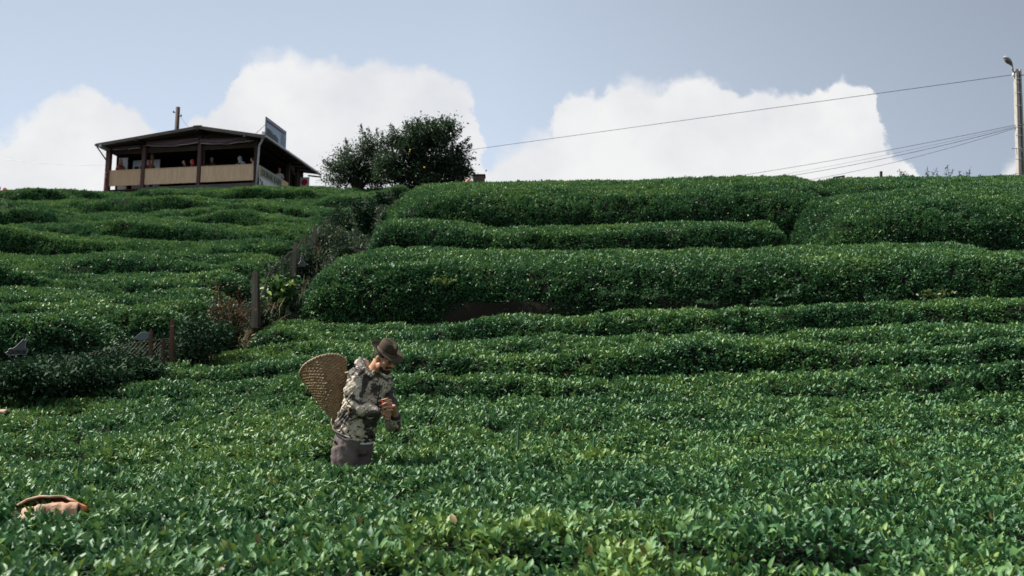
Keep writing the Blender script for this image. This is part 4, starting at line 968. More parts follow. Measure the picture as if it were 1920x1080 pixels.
# chain-link fence
FW = mat('dull_fence_wire', (.10, .09, .08), .6, .4, metal=.0, noise=(1.3, .15, (.10, .06, .04)))
OLDW = mat('split_grey_timber', (.20, .175, .14), .85, .2, noise=((6, 6, 1), .2, (.07, .055, .04)))
RUSTW = mat('reddish_timber', (.13, .060, .038), .85, .2, noise=((6, 6, 1), .2, (.06, .035, .025)))
def build_fence():
    ys = np.array([11.6, 12.4, 13.1, 14.0, 14.7, 15.6, 17.1, 19.3, 21.5, 24.0, 27, 30, 33.5, 37, 41, 46, 51.0])
    xs = xf(ys); zs = ground_z(xs, ys) + .05
    H = np.interp(ys, [11, 14.7, 17.1, 24, 52], [.80, .85, 1.0, .95, .9])
    root = empty('chain_link_fence', (float(xs[4]), float(ys[4]), float(zs[4]))); B = np.array([xs[4], ys[4], zs[4]])
    tag(root, 'sagging rusty chain-link fence climbing the slope between the two tea fields', 'fence')
    base = np.stack([xs, ys, zs], 1) - B
    m = MB(); s_tot = 0
    seg = np.linalg.norm(np.diff(base, axis=0), axis=1); S = np.concatenate([[0], np.cumsum(seg)])
    def pt(s, h):
        s = min(max(s, 0), S[-1]); p = np.array([np.interp(s, S, base[:, k]) for k in range(3)]); hh = np.interp(s, S, H)
        b = .05 * math.sin(s * 1.7) * h
        sag = .10 * math.sin(math.pi * ((s % 2.3) / 2.3)) * h
        return Vector((p[0] + b, p[1], p[2] + (hh - sag) * h))
    cell = .075; N = int(S[-1] / cell)
    VV = []; FF = []
    def strand(p, q, r):
        b = len(VV); d = (q - p).normalized(); a = d.cross(Vector((0, 0, 1)))
        if a.length < .01: a = Vector((1, 0, 0))
        a.normalize(); c = d.cross(a)
        for o_ in (p, q):
            for k in range(3):
                an = 2.094 * k; VV.append(o_ + (a * math.cos(an) + c * math.sin(an)) * r)
        for k in range(3): FF.append((b + k, b + (k + 1) % 3, b + 3 + (k + 1) % 3, b + 3 + k))
    for i in range(N):
        s = i * cell
        if s > S[6] + 10: break
        hm = .9
        for sg in (1, -1):
            prev = pt(s, 0)
            for j in range(1, 5):
                h = j / 4; nx_ = pt(s + sg * h * hm, h); strand(prev, nx_, .0016); prev = nx_
    me = MB(); me.v = [tuple(v) for v in VV]; me.f = [list(f) for f in FF]; me.m = [0] * len(FF)
    me.build('wire_mesh', FW, root)
    m = MB(); m.tube([pt(s, 1.0) for s in np.arange(0, S[-1], .4)], .004, 4); m.build('top_wire', FW, root)
    # stakes of the fence
    for k in (1, 8, 9, 10, 11, 12, 13, 14, 15):
        b = Vector(base[k]); m = MB(); m.beam(b - Vector((0, 0, .2)), b + Vector((.03, 0, H[k] + .08)), .07, .07, up=(0, 1, 0)); m.build('stake', OLDW if k != 12 else GREYW, root)
    # tall split post and the low rusty stakes, seen best
    def stake(px, py0, py1, Y, w, ml, lb, lean=0):
        a = P(px, py0, Y) - Vector(B) - Vector((0, 0, .25)); b = P(px + lean, py1, Y) - Vector(B)
        m = MB(); n = 6; vs = []
        for i in range(n + 1):
            t = i / n; c = a.lerp(b, t); r = w * (.5 - .04 * t)
            jag = 0 if i < n else 1
            ring = [c + Vector((-r, -r * .8, 0)), c + Vector((r * .1, -r, .05 * jag)), c + Vector((r, -r * .7, -.02 * jag)), c + Vector((r * .9, r, .0)), c + Vector((-r * .2, r, .06 * jag)), c + Vector((-r, r * .8, .02 * jag))]
            vs.append(ring)
        m.rings(vs); o = m.build('stake', ml, root); o['label'] = lb
    stake(478, 588, 511, 17.1, .095, OLDW, 'tall split grey timber post')
    stake(487, 590, 517, 17.25, .06, WOODD, 'dark strut beside the tall post', -4)
    stake(323, 672, 602, 14.55, .062, RUSTW, 'tall reddish stake'); stake(283, 668, 622, 14.35, .05, RUSTW, 'thin reddish stake'); stake(306, 670, 640, 14.4, .05, WOODD, 'short dark stake', 1)
    return B
build_fence()

# cut-out metal plaques hung on the fence
PLQ = mat('dull_grey_sheet_metal', (.085, .088, .088), .6, .3, noise=(7, .2, (.055, .058, .06)))
EDG = mat('pale_metal_edge', (.20, .20, .20), .5, .4)
def plaque(px, py, Y, hpx, wpx, label, seed, rot=0):
    rg = random.Random(seed); c = P(px, py, Y); k = Y / F; h = hpx * k; w = wpx * k
    out = [(-.5, 0), (-.46, .22), (-.30, .36), (-.16, .44), (-.13, .62), (-.17, .74), (-.10, .92), (0, 1), (.10, .92), (.13, .78), (.09, .62), (.13, .46), (.30, .38), (.47, .26), (.5, 0)]
    m = MB(); pts = [(x * w, z * h) for x, z in out]
    m.rings([[(a, -.004, b) for a, b in pts], [(a, .004, b) for a, b in pts]])
    root = empty('metal_plaque', c, rot); tag(root, label, 'plaque', 'cut-out metal plaques on the fence')
    m.build('plate', PLQ, root)
    m = MB(); m.tube([(a, -.006, b) for a, b in pts[1:-1]], .007, 4); m.build('rim', EDG, root)
for a in ((566, 500, 21.6, 22, 15, 'lowest of the bottle-shaped grey plaques above the tall post, beside the hedge end', 1), (656, 428, 27.4, 17, 17, 'mottled bottle-shaped grey plaque halfway up the fence', 2), (711, 386, 33.5, 17, 10, 'bottle-shaped pale plaque high on the fence in a dark hollow', 3),
          (400, 582, 16.2, 21, 12, 'bottle-shaped plaque on the rust coloured mesh left of the tall post', 4), (788, 350, 46, 13, 8, 'tiny bottle-shaped plaque on the skyline by the dark tree', 5)): plaque(*a)
def letter_sign():
    c = P(30, 668, 12.55); k = 12.55 / F; root = empty('letter_sign', c, math.radians(8)); tag(root, 'grey cut-out sign with a peaked top and a row of dark letters at the left', 'sign')
    out = [(-19, 6), (-14, 9), (-13, 13), (-9, 14.5), (-6, 14), (0, 19), (8, 28), (12, 32), (14, 30), (17, 32.5), (18, 30), (16, 26), (16, 14.5), (19, 16), (21, 13), (20, 7), (18, 3), (10, 4), (0, 2), (-12, 1.5), (-16, 3)]
    pts = [(x * k, z * k) for x, z in out]
    m = MB(); m.rings([[(a, -.005, b) for a, b in pts], [(a, .005, b) for a, b in pts]]); m.build('plate', PLQ, root)
    m = MB(); m.tube([(a, -.008, b) for a, b in pts + pts[:1]], .0045, 5); m.build('rim', EDG, root)
    vs, fs = text_mesh('CAYKUR', 1.0, .004, .02); xm = max(v.x for v in vs); m = MB()
    m.add([(-14 * k + v.x / xm * 32 * k, -.012 - v.z * .5, 4.5 * k + v.y * 8.5 * k / .7 * .85) for v in vs], fs); m.build('lettering', BLACKP, root)
letter_sign()
c = P(267, 632, 14.1); k = 14.1 / F; m = MB(); pts = [(-18, 5), (-8, 14), (-3, 18), (6, 19), (13, 17), (12, 6), (6, 2), (-6, 3)]; m.rings([[(c.x + x * k, c.y - .02 + .1 * z * k, c.z - 9 * k + z * k) for x, z in pts], [(c.x + x * k, c.y + .02 + .1 * z * k, c.z - 9 * k + z * k) for x, z in pts]])
tag(m.build('slate_slab', mat('grey_green_slate', (.075, .095, .095), .6, .4), None, bevel=.004), 'dull grey green slab leaning behind the thin reddish stake', 'slab')
# ------------------------------------------------------------------ people
SKIN = mat('skin', (.46, .24, .145), .55, .3, noise=(22, .25, (.39, .19, .115)))
SKIND = mat('shaded_face_skin', (.25, .14, .09), .6, .4)
HAIRM = mat('dark_hair', (.018, .012, .009), .7, .3, noise=(60, .2, (.035, .024, .018)), bump=(120, .6))
def camo():
    m = bpy.data.materials.new('camouflage_cloth'); m.use_nodes = True; nt = m.node_tree; N = nt.nodes.new; L = nt.links.new; b = nt.nodes['Principled BSDF']
    b.inputs['Roughness'].default_value = .62; b.inputs['Specular IOR Level'].default_value = .35
    tc = N('ShaderNodeTexCoord')
    def layer(scale, off, lo, dist, det=2):
        mp = N('ShaderNodeMapping'); mp.inputs['Location'].default_value = off; mp.inputs['Scale'].default_value = (scale, scale, scale * 1.25); L(tc.outputs['Object'], mp.inputs[0])
        n = N('ShaderNodeTexNoise'); n.inputs['Scale'].default_value = 1; n.inputs['Detail'].default_value = det; n.inputs['Distortion'].default_value = dist; L(mp.outputs[0], n.inputs['Vector'])
        r = N('ShaderNodeMapRange'); r.inputs['From Min'].default_value = lo; r.inputs['From Max'].default_value = lo + .012; L(n.outputs['Fac'], r.inputs['Value']); return r.outputs[0]
    def mix(f, c1, c2):
        x = N('ShaderNodeMix'); x.data_type = 'RGBA'; L(f, x.inputs[0])
        if isinstance(c1, tuple): x.inputs[6].default_value = (*c1, 1)
        else: L(c1, x.inputs[6])
        x.inputs[7].default_value = (*c2, 1); return x.outputs[2]
    c = mix(layer(5, (3, 1, 7), .54, 1.0), (.46, .39, .30), (.30, .255, .19))
    c = mix(layer(5.5, (1.2, 4, 2.1), .505, 1.5, 3), c, (.050, .040, .033))
    c = mix(layer(20, (5, 2, 9), .62, 1.0), c, (.04, .034, .03))
    c = mix(layer(30, (8, 3, 1), .70, .5), c, (.58, .52, .44))
    L(c, b.inputs['Base Color'])
    n = N('ShaderNodeTexNoise'); n.inputs['Scale'].default_value = 40; L(tc.outputs['Object'], n.inputs['Vector']); bp = N('ShaderNodeBump'); bp.inputs['Strength'].default_value = .25; bp.inputs['Distance'].default_value = .01
    L(n.outputs['Fac'], bp.inputs['Height']); L(bp.outputs[0], b.inputs['Normal']); return m
CAMO = camo()
TROUS = mat('mauve_grey_cloth', (.135, .105, .10), .85, .2, noise=(5, .25, (.09, .07, .068)), bump=(30, .4))
FELT = mat('olive_brown_felt', (.060, .044, .025), .85, .25, noise=(9, .2, (.042, .030, .018)), bump=(160, .25))
BAND = mat('pale_hat_band', (.13, .10, .07), .6, .3)
def ringpts(c, rv, fv, a, b, n=22, pw=2.3):
    out = []
    for i in range(n):
        q = 2 * math.pi * i / n; cs, sn = math.cos(q), math.sin(q)
        out.append(Vector(c) + rv * (a * math.copysign(abs(cs) ** (2 / pw), cs)) + fv * (b * math.copysign(abs(sn) ** (2 / pw), sn)))
    return out
def remesh(o, vox, smooth=6, fac=.5):
    bake(o, [('REMESH', dict(mode='VOXEL', voxel_size=vox)), ('SMOOTH', dict(factor=fac, iterations=smooth))]); return o
def wrinkle(o, amp, sx, sy, sz, seed, tw=0):
    me = o.data; n = len(me.vertices); co = np.empty(n * 3, np.float32); me.vertices.foreach_get('co', co); co = co.reshape(-1, 3)
    no = np.empty(n * 3, np.float32); me.vertices.foreach_get('normal', no); no = no.reshape(-1, 3)
    x, y, z = co.T; z2 = z + tw * x
    d = np.abs(vnoise(x * sx, y * sy, z2 * sz, seed)) * -1.2 + .4 + .5 * vnoise(x * sx * .6, y * sy * .6, z * sz * .5, seed + 1)
    me.vertices.foreach_set('co', (co + no * (amp * d)[:, None]).astype(np.float32).ravel()); me.update()

def build_man():
    YM = 8.4
    root = empty('person', (0, 0, 0)); base = P(662, 860, YM); gz = float(ground_z(np.array(base.x), np.array(YM))); B = Vector((base.x, YM, gz)); root.location = B
    tag(root, 'man in camouflage jacket and brown felt hat standing waist deep in tea bushes', 'person')
    M_ = lambda px, py, dy=0.0: P(px, py, YM + dy) - B
    fw = Vector((.80, -.60, 0)).normalized(); rt = Vector((-.60, -.80, 0)).normalized(); Z = Vector((0, 0, 1))
    # ---- head frame
    f = Vector((.74, -.58, -.36)).normalized(); u = Vector((.25, -.24, .93)); u = (u - f * u.dot(f)).normalized(); s = f.cross(u).normalized()   # s: his right
    H = M_(722, 674, -.02); RH = Matrix((s, f, u)).transposed()
    def h(a, b, c): return H + s * a + f * b + u * c
    m = MB()
    m.ell(h(0, -.012, .035), (.075, .096, .090), RH, 20, 14); m.ell(h(0, .022, -.040), (.058, .062, .070), RH, 18, 12); m.ell(h(0, .055, -.088), (.030, .026, .024), RH)
    for a in (-1, 1):
        m.ell(h(a * .036, .046, -.020), (.028, .034, .028), RH); m.ell(h(a * .052, .0, -.058), (.016, .034, .028), RH)
        m.ell(h(a * .077, -.008, -.004), (.010, .019, .031), RH @ Matrix.Rotation(a * .25, 3, 'Z')); m.ell(h(a * .082, -.016, .002), (.007, .017, .026), RH)
        m.ell(h(a * .030, .078, .010), (.016, .012, .010), RH); m.ell(h(a * .028, .080, .030), (.024, .012, .009), RH)
    m.tube([h(0, .078, .022), h(0, .100, -.004), h(0, .114, -.024), h(0, .092, -.030)], [.010, .012, .0155, .012], 10); m.ell(h(.013, .095, -.026), (.009, .010, .008), RH); m.ell(h(-.013, .095, -.026), (.009, .010, .008), RH)
    m.ell(h(0, .086, -.050), (.024, .014, .007), RH); m.ell(h(0, .084, -.062), (.021, .014, .008), RH)
    nb = M_(694, 700, .02)
    m.tube([h(0, -.045, -.03), h(0, -.06, -.09) * .5 + nb * .5, nb], [.058, .056, .072], 16)
    # ---- torso under the clothes, legs
    pel = M_(663, 822, .02); ch = M_(686, 730, .02)
    tor = [(M_(663, 840, .02), .115, .08), (pel, .115, .075), (M_(672, 790, .02), .125, .085), (M_(680, 760, .02), .15, .105), (ch, .17, .115), (M_(690, 710, .02), .15, .09), (nb, .07, .06)]
    m.rings([ringpts(c, rt, fw, a, b) for c, a, b in tor])
    Rs, Ls = M_(668, 707, -.14), M_(716, 710, .16)
    Re, Le = M_(665, 763, -.18), M_(737, 798, .08)
    Rw, Lw = M_(712, 776, -.20), M_(741, 777, -.08)
    m.tube([Rs, M_(664, 740, -.17), Re, Rw], [.045, .042, .038, .028], 12); m.tube([Ls, M_(727, 745, .20), M_(735, 775, .15), M_(739, 795, .06), M_(741, 790, -.02), Lw], [.045, .04, .038, .034, .030, .026], 12)
    for sg in (1, -1):
        hp = pel + rt * (.085 * sg); kn = Vector((hp.x, hp.y, .50)); an = Vector((hp.x - .02, hp.y + .01, .09)); m.tube([hp, kn, an, an - Z * .05], [.058, .05, .04, .04], 14); m.ell(an + fw * .07 - Z * .05, (.05, .05, .035)); m.tube([an - Z * .05, an + fw * .17 - Z * .06], [.04, .03], 10)
    # ---- hands: left hand on top, fingers pointing left over the right one
    def hand(w, k, tips, thumb, pr=.030):
        """w wrist, k knuckle centre, tips = list of (root, mid, tip)"""
        m.tube([w, w.lerp(k, .45), k], [(.026, .020), (.036, .018), (.038, .016)], 12)
        for (a, b, c, r) in tips: m.ell(a, (r * 1.15,) * 3, None, 8, 6); m.tube([a, b, c], [r * 1.08, r, r * .82], 8); m.ell(c, (r * .84,) * 3, None, 8, 6)
        a, b, c = thumb; m.tube([a, b, c], [.013, .0115, .0095], 8); m.ell(c, (.0097,) * 3, None, 8, 6)
    Lk = M_(734, 760, -.17)
    tl = []
    for (a, b, c, r) in (((733, 751, -.185), (724, 748, -.225), (716, 750, -.205), .0090), ((734, 757, -.195), (723, 756, -.24), (712, 761, -.215), .0096), ((735, 763, -.195), (725, 763, -.24), (716, 767, -.215), .0090), ((736, 769, -.19), (728, 769, -.23), (720, 771, -.21), .0078)):
        tl.append((M_(*a), M_(*b), M_(*c), r))
    hand(Lw, Lk, tl, (M_(735, 757, -.15), M_(727, 752, -.15), M_(720, 757, -.17)))
    Rk = M_(722, 776, -.20)
    tr = []
    for (a, b, c, r) in (((723, 770, -.18), (728, 768, -.16), (731, 764, -.13), .009), ((724, 775, -.19), (731, 774, -.17), (733, 768, -.14), .0095), ((723, 780, -.19), (730, 781, -.17), (733, 776, -.15), .009), ((722, 785, -.19), (728, 787, -.17), (731, 782, -.15), .008)):
        tr.append((M_(*a), M_(*b), M_(*c), r))
    hand(M_(712, 778, -.20), Rk, tr, (M_(716, 770, -.21), M_(719, 763, -.21), M_(720, 758, -.20)))
    body = m.build('body', SKIN, root); remesh(body, .0055, 3, .4); print('body', len(body.data.vertices))
    # ---- eyes, hair, beard
    for a in (-1, 1):
        m = MB(); m.ell(h(a * .030, .084, .008), (.012, .006, .0035), RH); m.build('eye', HAIRM, root, smooth=True)
        m = MB(); m.tube([h(a * .012, .092, .027), h(a * .030, .092, .033), h(a * .048, .080, .026)], [.0035, .0045, .003], 6); m.build('eyebrow', HAIRM, root, smooth=True)
    m = MB(); m.ell(h(0, .086, -.0505), (.020, .0150, .0045), RH); m.ell(h(0, .084, -.0625), (.018, .0155, .006), RH); m.build('lips', mat('lip_skin', (.24, .10, .08), .5, .4), root, smooth=True)
    m = MB(); m.ell(h(0, -.018, .036), (.079, .098, .092), RH, 28, 20)
    o = m.build('hair', HAIRM, root, smooth=True); bm = bmesh.new(); bm.from_mesh(o.data)
    def loc(v): q = v - H; return q.dot(s), q.dot(f), q.dot(u)
    bmesh.ops.delete(bm, geom=[v for v in bm.verts if (loc(v.co)[2] < (-.055 if loc(v.co)[1] < -.03 else .012)) or loc(v.co)[1] > .045], context='VERTS'); bm.to_mesh(o.data); bm.free()
    m = MB()
    m.ell(h(0, .025, -.0465), (.0600, .062, .069), RH, 30, 22); m.ell(h(0, .056, -.092), (.032, .028, .026), RH, 16, 12)
    for a in (-1, 1): m.ell(h(a * .053, .0, -.060), (.0185, .038, .034), RH); m.ell(h(a * .066, -.006, -.025), (.012, .015, .035), RH)
    m.tube([h(-.034, .072, -.052), h(-.014, .096, -.041), h(0, .0985, -.040), h(.014, .096, -.041), h(.034, .072, -.052)], [.007, .008, .007, .008, .007], 8)
    m.tube([h(-.034, .072, -.052), h(-.030, .070, -.075)], .009, 8); m.tube([h(.034, .072, -.052), h(.030, .070, -.075)], .009, 8)
    bd = m.build('beard', HAIRM, root); remesh(bd, .005, 1, .3)
    bm = bmesh.new(); bm.from_mesh(bd.data); kill = []
    for v in bm.verts:
        a, b, c = loc(v.co)
        lim = -.050 - .030 * max(0, min(1, (.03 - b) / .05)) if b < .055 else -.070
        if b < .022: lim = -.20
        mou = (b > .06 and abs(a) < .045 and -.062 < c < -.034)
        if c > lim and not mou: kill.append(v)
        elif b > .086 and abs(a) < .019 and -.072 < c < -.046: kill.append(v)
    bmesh.ops.delete(bm, geom=kill, context='VERTS'); bm.to_mesh(bd.data); bm.free()
    # ---- hat
    hu = (u + f * .24 - s * .02).normalized(); hf = (f - hu * f.dot(hu)).normalized(); hs = hf.cross(hu)
    HC = h(0, -.006, .062)
    def hp_(a, b, c): return HC + hs * a + hf * b + hu * c
    rings = []
    prof = [(.0, .076, .092), (.03, .075, .091), (.068, .071, .087), (.096, .066, .082), (.109, .055, .071), (.111, .035, .05), (.108, .015, .02)]
    n = 40
    for (z, a, b) in prof:
        r = []
        for i in range(n):
            q = 2 * math.pi * i / n; cs, sn = math.cos(q), math.sin(q)
            zz = z; aa = a
            if z > .055:
                k = (z - .055) / .075
                zz -= .036 * k * math.exp(-(cs * a / .020) ** 2) * (.7 + .3 * sn)              # centre dent
                aa = a * (1 - .34 * k * max(0, math.sin(q)) ** 2)                               # front pinch
                zz -= .010 * k * (1 + sn) * .5
            r.append(hp_(cs * aa, sn * b, zz))
        rings.append(r)
    m = MB(); m.rings(rings); crown = m.build('hat', FELT, root, smooth=True); sbs = crown.modifiers.new('s', 'SUBSURF'); sbs.levels = sbs.render_levels = 1
    m = MB(); R1 = []
    for t in (0, .35, .7, .93, 1.0):
        r = []
        for i in range(48):
            q = 2 * math.pi * i / 48; cs, sn = math.cos(q), math.sin(q); w = .064
            lift = t * t * (.022 * cs * cs - .020 * max(0, sn) ** 2 + .018 * max(0, -sn) ** 3)
            r.append(hp_(cs * (.077 + w * t), sn * (.093 + w * 1.02 * t), .002 + lift))
        R1.append(r)
    m.rings(R1, cap=False); br = m.build('brim', FELT, crown, smooth=True); sd_ = br.modifiers.new('s', 'SOLIDIFY'); sd_.thickness = .005
    m = MB(); m.rings([[hp_(math.cos(2 * math.pi * i / 40) * a, math.sin(2 * math.pi * i / 40) * b, z) for i in range(40)] for (z, a, b) in ((.004, .0800, .0965), (.026, .0800, .0970))], cap=False); m.build('hat_band', BAND, crown, smooth=True)
    # ---- jacket
    m = MB()
    tl_ = lambda k: (rt, (fw + Vector((0, 0, -k))).normalized())
    sec = [(M_(664, 813, .02), .172, .150, .42), (M_(666, 800, .02), .178, .158, .38), (M_(670, 785, .02), .178, .155, .25), (M_(677, 762, .02), .172, .148, .12), (M_(683, 742, .02), .180, .145, .0), (M_(687, 724, .02), .192, .138, .0), (M_(690, 710, .02), .180, .115, -.1), (M_(692, 702, .02), .13, .09, -.15), (M_(694, 697, .02), .085, .075, -.2)]
    m.rings([ringpts(c, *tl_(k), a, b, 28) for c, a, b, k in sec])
    m.tube([M_(672, 704, -.09), M_(667, 716, -.145), M_(663, 735, -.175), M_(664, 752, -.185), M_(668, 764, -.195)], [.082, .080, .074, .068, .064], 18)
    m.tube([M_(665, 762, -.185), M_(684, 768, -.215), M_(700, 772, -.225), M_(711, 775, -.215)], [.066, .056, .048, .041], 16)
    m.tube([M_(710, 704, .12), M_(719, 716, .17), M_(727, 745, .20), M_(735, 775, .15), M_(738, 795, .06)], [.075, .075, .068, .064, .060], 16)
    m.tube([M_(738, 797, .08), M_(741, 792, -.02), M_(742, 783, -.07)], [.060, .050, .042], 16)
    # collar and hood lying on the back
    cr = MB()
    m.tube([M_(681, 700, -.10), M_(676, 690, -.03), M_(676, 683, .06), M_(690, 688, .12)], [.035, .05, .05, .035], 12)
    m.ell(M_(676, 690, .01), (.060, .085, .045), Matrix.Rotation(-.5, 3, 'Y'))
    m.tube([M_(708, 712, -.09), M_(697, 706, -.115), M_(683, 696, -.085), M_(678, 688, .0), M_(690, 688, .09), M_(706, 698, .09), M_(712, 710, .0)], [.020, .024, .026, .028, .026, .022, .02], 10)
    jk = m.build('jacket', CAMO, root); remesh(jk, .0075, 5, .5)
    wrinkle(jk, .015, 6, 6, 24, 3, .9); wrinkle(jk, .012, 8, 8, 30, 15, -1.1); wrinkle(jk, .006, 20, 20, 44, 8, -.6)
    # cuffs, hem, zip
    m = MB(); zp = [M_(712, 716, -.125), M_(711, 735, -.13), M_(707, 757, -.13), M_(704, 780, -.135), M_(700, 800, -.135), M_(692, 818, -.12), M_(688, 826, -.105)]
    m.tube(zp, .0055, 6); m.build('zip', BLACKP, jk, smooth=True)
    m = MB(); m.tube([M_(711, 775, -.215), M_(714, 776, -.213)], [.043, .039], 16); m.tube([M_(742, 784, -.068), M_(742, 780, -.078)], [.043, .040], 16); m.build('cuff', mat('dark_cuff', (.03, .028, .024), .8, .2), jk, smooth=True)
    r_, f_ = tl_(.52)
    m = MB(); m.rings([ringpts(M_(664, 813, .02), r_, f_, .170, .152, 28), ringpts(M_(664.5, 817.5, .02), r_, f_, .171, .153, 28)], cap=False); us = m.build('undershirt', mat('white_cotton', (.70, .70, .78), .8, .2), root, smooth=True); so_ = us.modifiers.new('s', 'SOLIDIFY'); so_.thickness = .006
    m = MB(); m.rings([ringpts(M_(664, 809, .02), *tl_(.42), .180, .159, 28), ringpts(M_(664, 814, .02), *tl_(.44), .178, .156, 28)], cap=False); hb = m.build('hem_band', CAMO, jk, smooth=True); so_ = hb.modifiers.new('s', 'SOLIDIFY'); so_.thickness = .012
    # ---- trousers
    m = MB()
    m.rings([ringpts(M_(664, 812, .02), rt, (fw - Z * .3).normalized(), .150, .128), ringpts(M_(662, 828, .02), rt, fw, .172, .145), ringpts(M_(660, 842, .02), rt, fw, .172, .135), ringpts(M_(660, 852, .02), rt, fw, .15, .115)])
    for sg in (1, -1):
        hp = M_(660, 838, .02) + rt * (.092 * sg); m.tube([hp, hp + fw * (.02 * sg) - Z * .10, Vector((hp.x, hp.y, .50)), Vector((hp.x - .01, hp.y, .28)), Vector((hp.x, hp.y, .10))], [.10, .108, .085, .075, .072], 18)
    tr_ = m.build('trousers', TROUS, root); remesh(tr_, .009, 4, .5); wrinkle(tr_, .022, 11, 11, 4, 21, .5); wrinkle(tr_, .008, 20, 20, 16, 27, .8)
    m = MB(); a = M_(622, 822, -.08); b = M_(630, 829, -.125); m.beam(a, b, .012, .035, up=(0, -1, .3)); m.build('pocket_flap', mat('dark_pocket_shadow_cloth', (.09, .07, .065), .8, .2), tr_, bevel=.004)  # darker copy of the trouser cloth, pocket shadow put into its colour
    for sg in (1, -1):
        hp = pel + rt * (.088 * sg); m = MB(); m.ell((hp.x + fw.x * .07, hp.y + fw.y * .07, .05), (.15, .055, .055), Matrix.Rotation(math.atan2(fw.y, fw.x), 3, 'Z')); m.build('boot', BLACKP, root, smooth=True)
    # ---- small red thing in the fingers
    c = P(718, 755, YM - .205); m = MB(); m.tube([c + Vector((-.012, 0, .012)), c, c + Vector((.02, .01, -.012))], [.008, .012, .009], 10); m.ell(c + Vector((-.012, 0, .012)), (.009,) * 3); tag(m.build('lighter', mat('bright_red_plastic', (.75, .04, .02), .35, .5), smooth=True), 'small bright red object pinched in the fingers of the hatted man', 'lighter')
    return YM
YM = build_man()

# ------------------------------------------------------------------ wicker basket on his back
WICK = mat('brown_wicker', (.30, .195, .095), .6, .3, noise=(14, .22, (.13, .078, .036)))
WICKL = mat('light_cane', (.42, .31, .20), .55, .4, noise=(20, .2, (.26, .17, .10)))
def build_basket():
    Yb = YM + .0
    bot = P(639, 784, Yb - .02); top = P(606, 691, Yb + .14)
    ax = (top - bot); Lb = ax.length; ax.normalize(); e1 = Vector((1, 0, .35)); e1 = (e1 - ax * e1.dot(ax)).normalized(); e2 = ax.cross(e1)
    root = empty('wicker_basket', bot); tag(root, 'tall conical brown wicker basket strapped to the back of the hatted man', 'basket')
    def prof(t): return .052 + (.197 - .052) * t ** .85 + .010 * math.sin(t * math.pi)
    def rimlift(q): return .028 * math.cos(2 * (q - 1.57)) * -1
    # woven wall: alternating strands pushed in and out round the stakes
    nr, nq = 118, 264; G = np.empty((nr, nq, 3)); stk = 44
    bt, a1, a2, axn = (np.array(v) for v in (Vector((0, 0, 0)), e1, e2, ax))
    for i in range(nr):
        t = i / (nr - 1); row = t * 38
        for_q = np.linspace(0, 2 * np.pi, nq, endpoint=False)
        ph = np.cos(for_q * stk / 2 + np.pi * math.floor(row)) * np.sin(np.pi * (row % 1.0)) ** .7
        r = prof(t) * (1 + .035 * vnoise(np.cos(for_q) * 1.4, np.sin(for_q) * 1.4, t * 3, 4)) + .0068 * ph + .002 * vnoise(for_q * 30, t * 60, 0, 9)
        zz = Lb * t + t ** 5 * .028 * -(np.cos(for_q) * a1[1] + np.sin(for_q) * a2[1]) + .003 * vnoise(for_q * 6, t * 20, 0, 10)
        G[i] = np.outer(r * np.cos(for_q), a1) + np.outer(r * np.sin(for_q) * .92, a2) + np.outer(zz, axn)
    G = np.concatenate([G, G[:, :1]], 1)
    V = G.reshape(-1, 3); Q = grid_quads(nr, nq + 1)[:, ::-1]
    me = np_mesh('woven_wall', V, Q, [WICK], smooth=np.ones(len(Q), bool)); w = link('woven_wall', me, root); so_ = w.modifiers.new('s', 'SOLIDIFY'); so_.thickness = .008; so_.offset = -1
    m = MB(); m.rings([[Vector(G[0, j]) for j in range(0, nq, 6)], [Vector(G[0, j]) * .96 + ax * .012 for j in range(0, nq, 6)]]); m.build('base', WICK, root, smooth=True)
    # rim: two twisted canes
    m = MB()
    for o_ in (0, math.pi):
        pts = []
        for j in range(0, nq + 1, 3):
            q = 2 * math.pi * j / nq; c = Vector(G[-1, j % nq]); rad = (c - ax * c.dot(ax)).normalized(); pts.append(c + rad * (.007 * math.cos(q * 22 + o_)) + ax * (.007 * math.sin(q * 22 + o_)))
        m.tube(pts, .0075, 7, cap=False)
    m.build('rim', WICKL, root, smooth=True)
    # stray lighter strands
    m = MB()
    for k in range(150):
        i = random.randint(26, nr - 4); j = random.randint(0, nq - 12); pts = []
        for d in range(0, 9, 2):
            c = Vector(G[i, j + d]); rad = (c - ax * c.dot(ax)).normalized(); pts.append(c + rad * .003)
        m.tube(pts, .0032, 4)
    m.build('cane_strands', WICKL, root)['kind'] = 'stuff'
    # shoulder straps and hanging cord
    B = bot
    m = MB(); m.tube([P(648, 699, Yb - .04) - B, P(653, 698, Yb - .10) - B, P(659, 703, Yb - .165) - B, P(663, 712, Yb - .205) - B], .008, 8)
    m.build('shoulder_strap', WICKL, root, smooth=True)
    m = MB(); m.tube([P(653, 748, Yb - .13) - B, P(655, 760, Yb - .165) - B, P(655, 772, Yb - .165) - B, P(651, 782, Yb - .12) - B], .011, 8); m.build('lower_strap', WICKL, root, smooth=True)
    m = MB(); m.tube([P(624, 779, Yb - .03) - B, P(621, 792, Yb - .04) - B, P(624, 801, Yb - .06) - B, P(632, 803, Yb - .08) - B], .0055, 6); m.build('cord', WICKL, root, smooth=True)
build_basket()

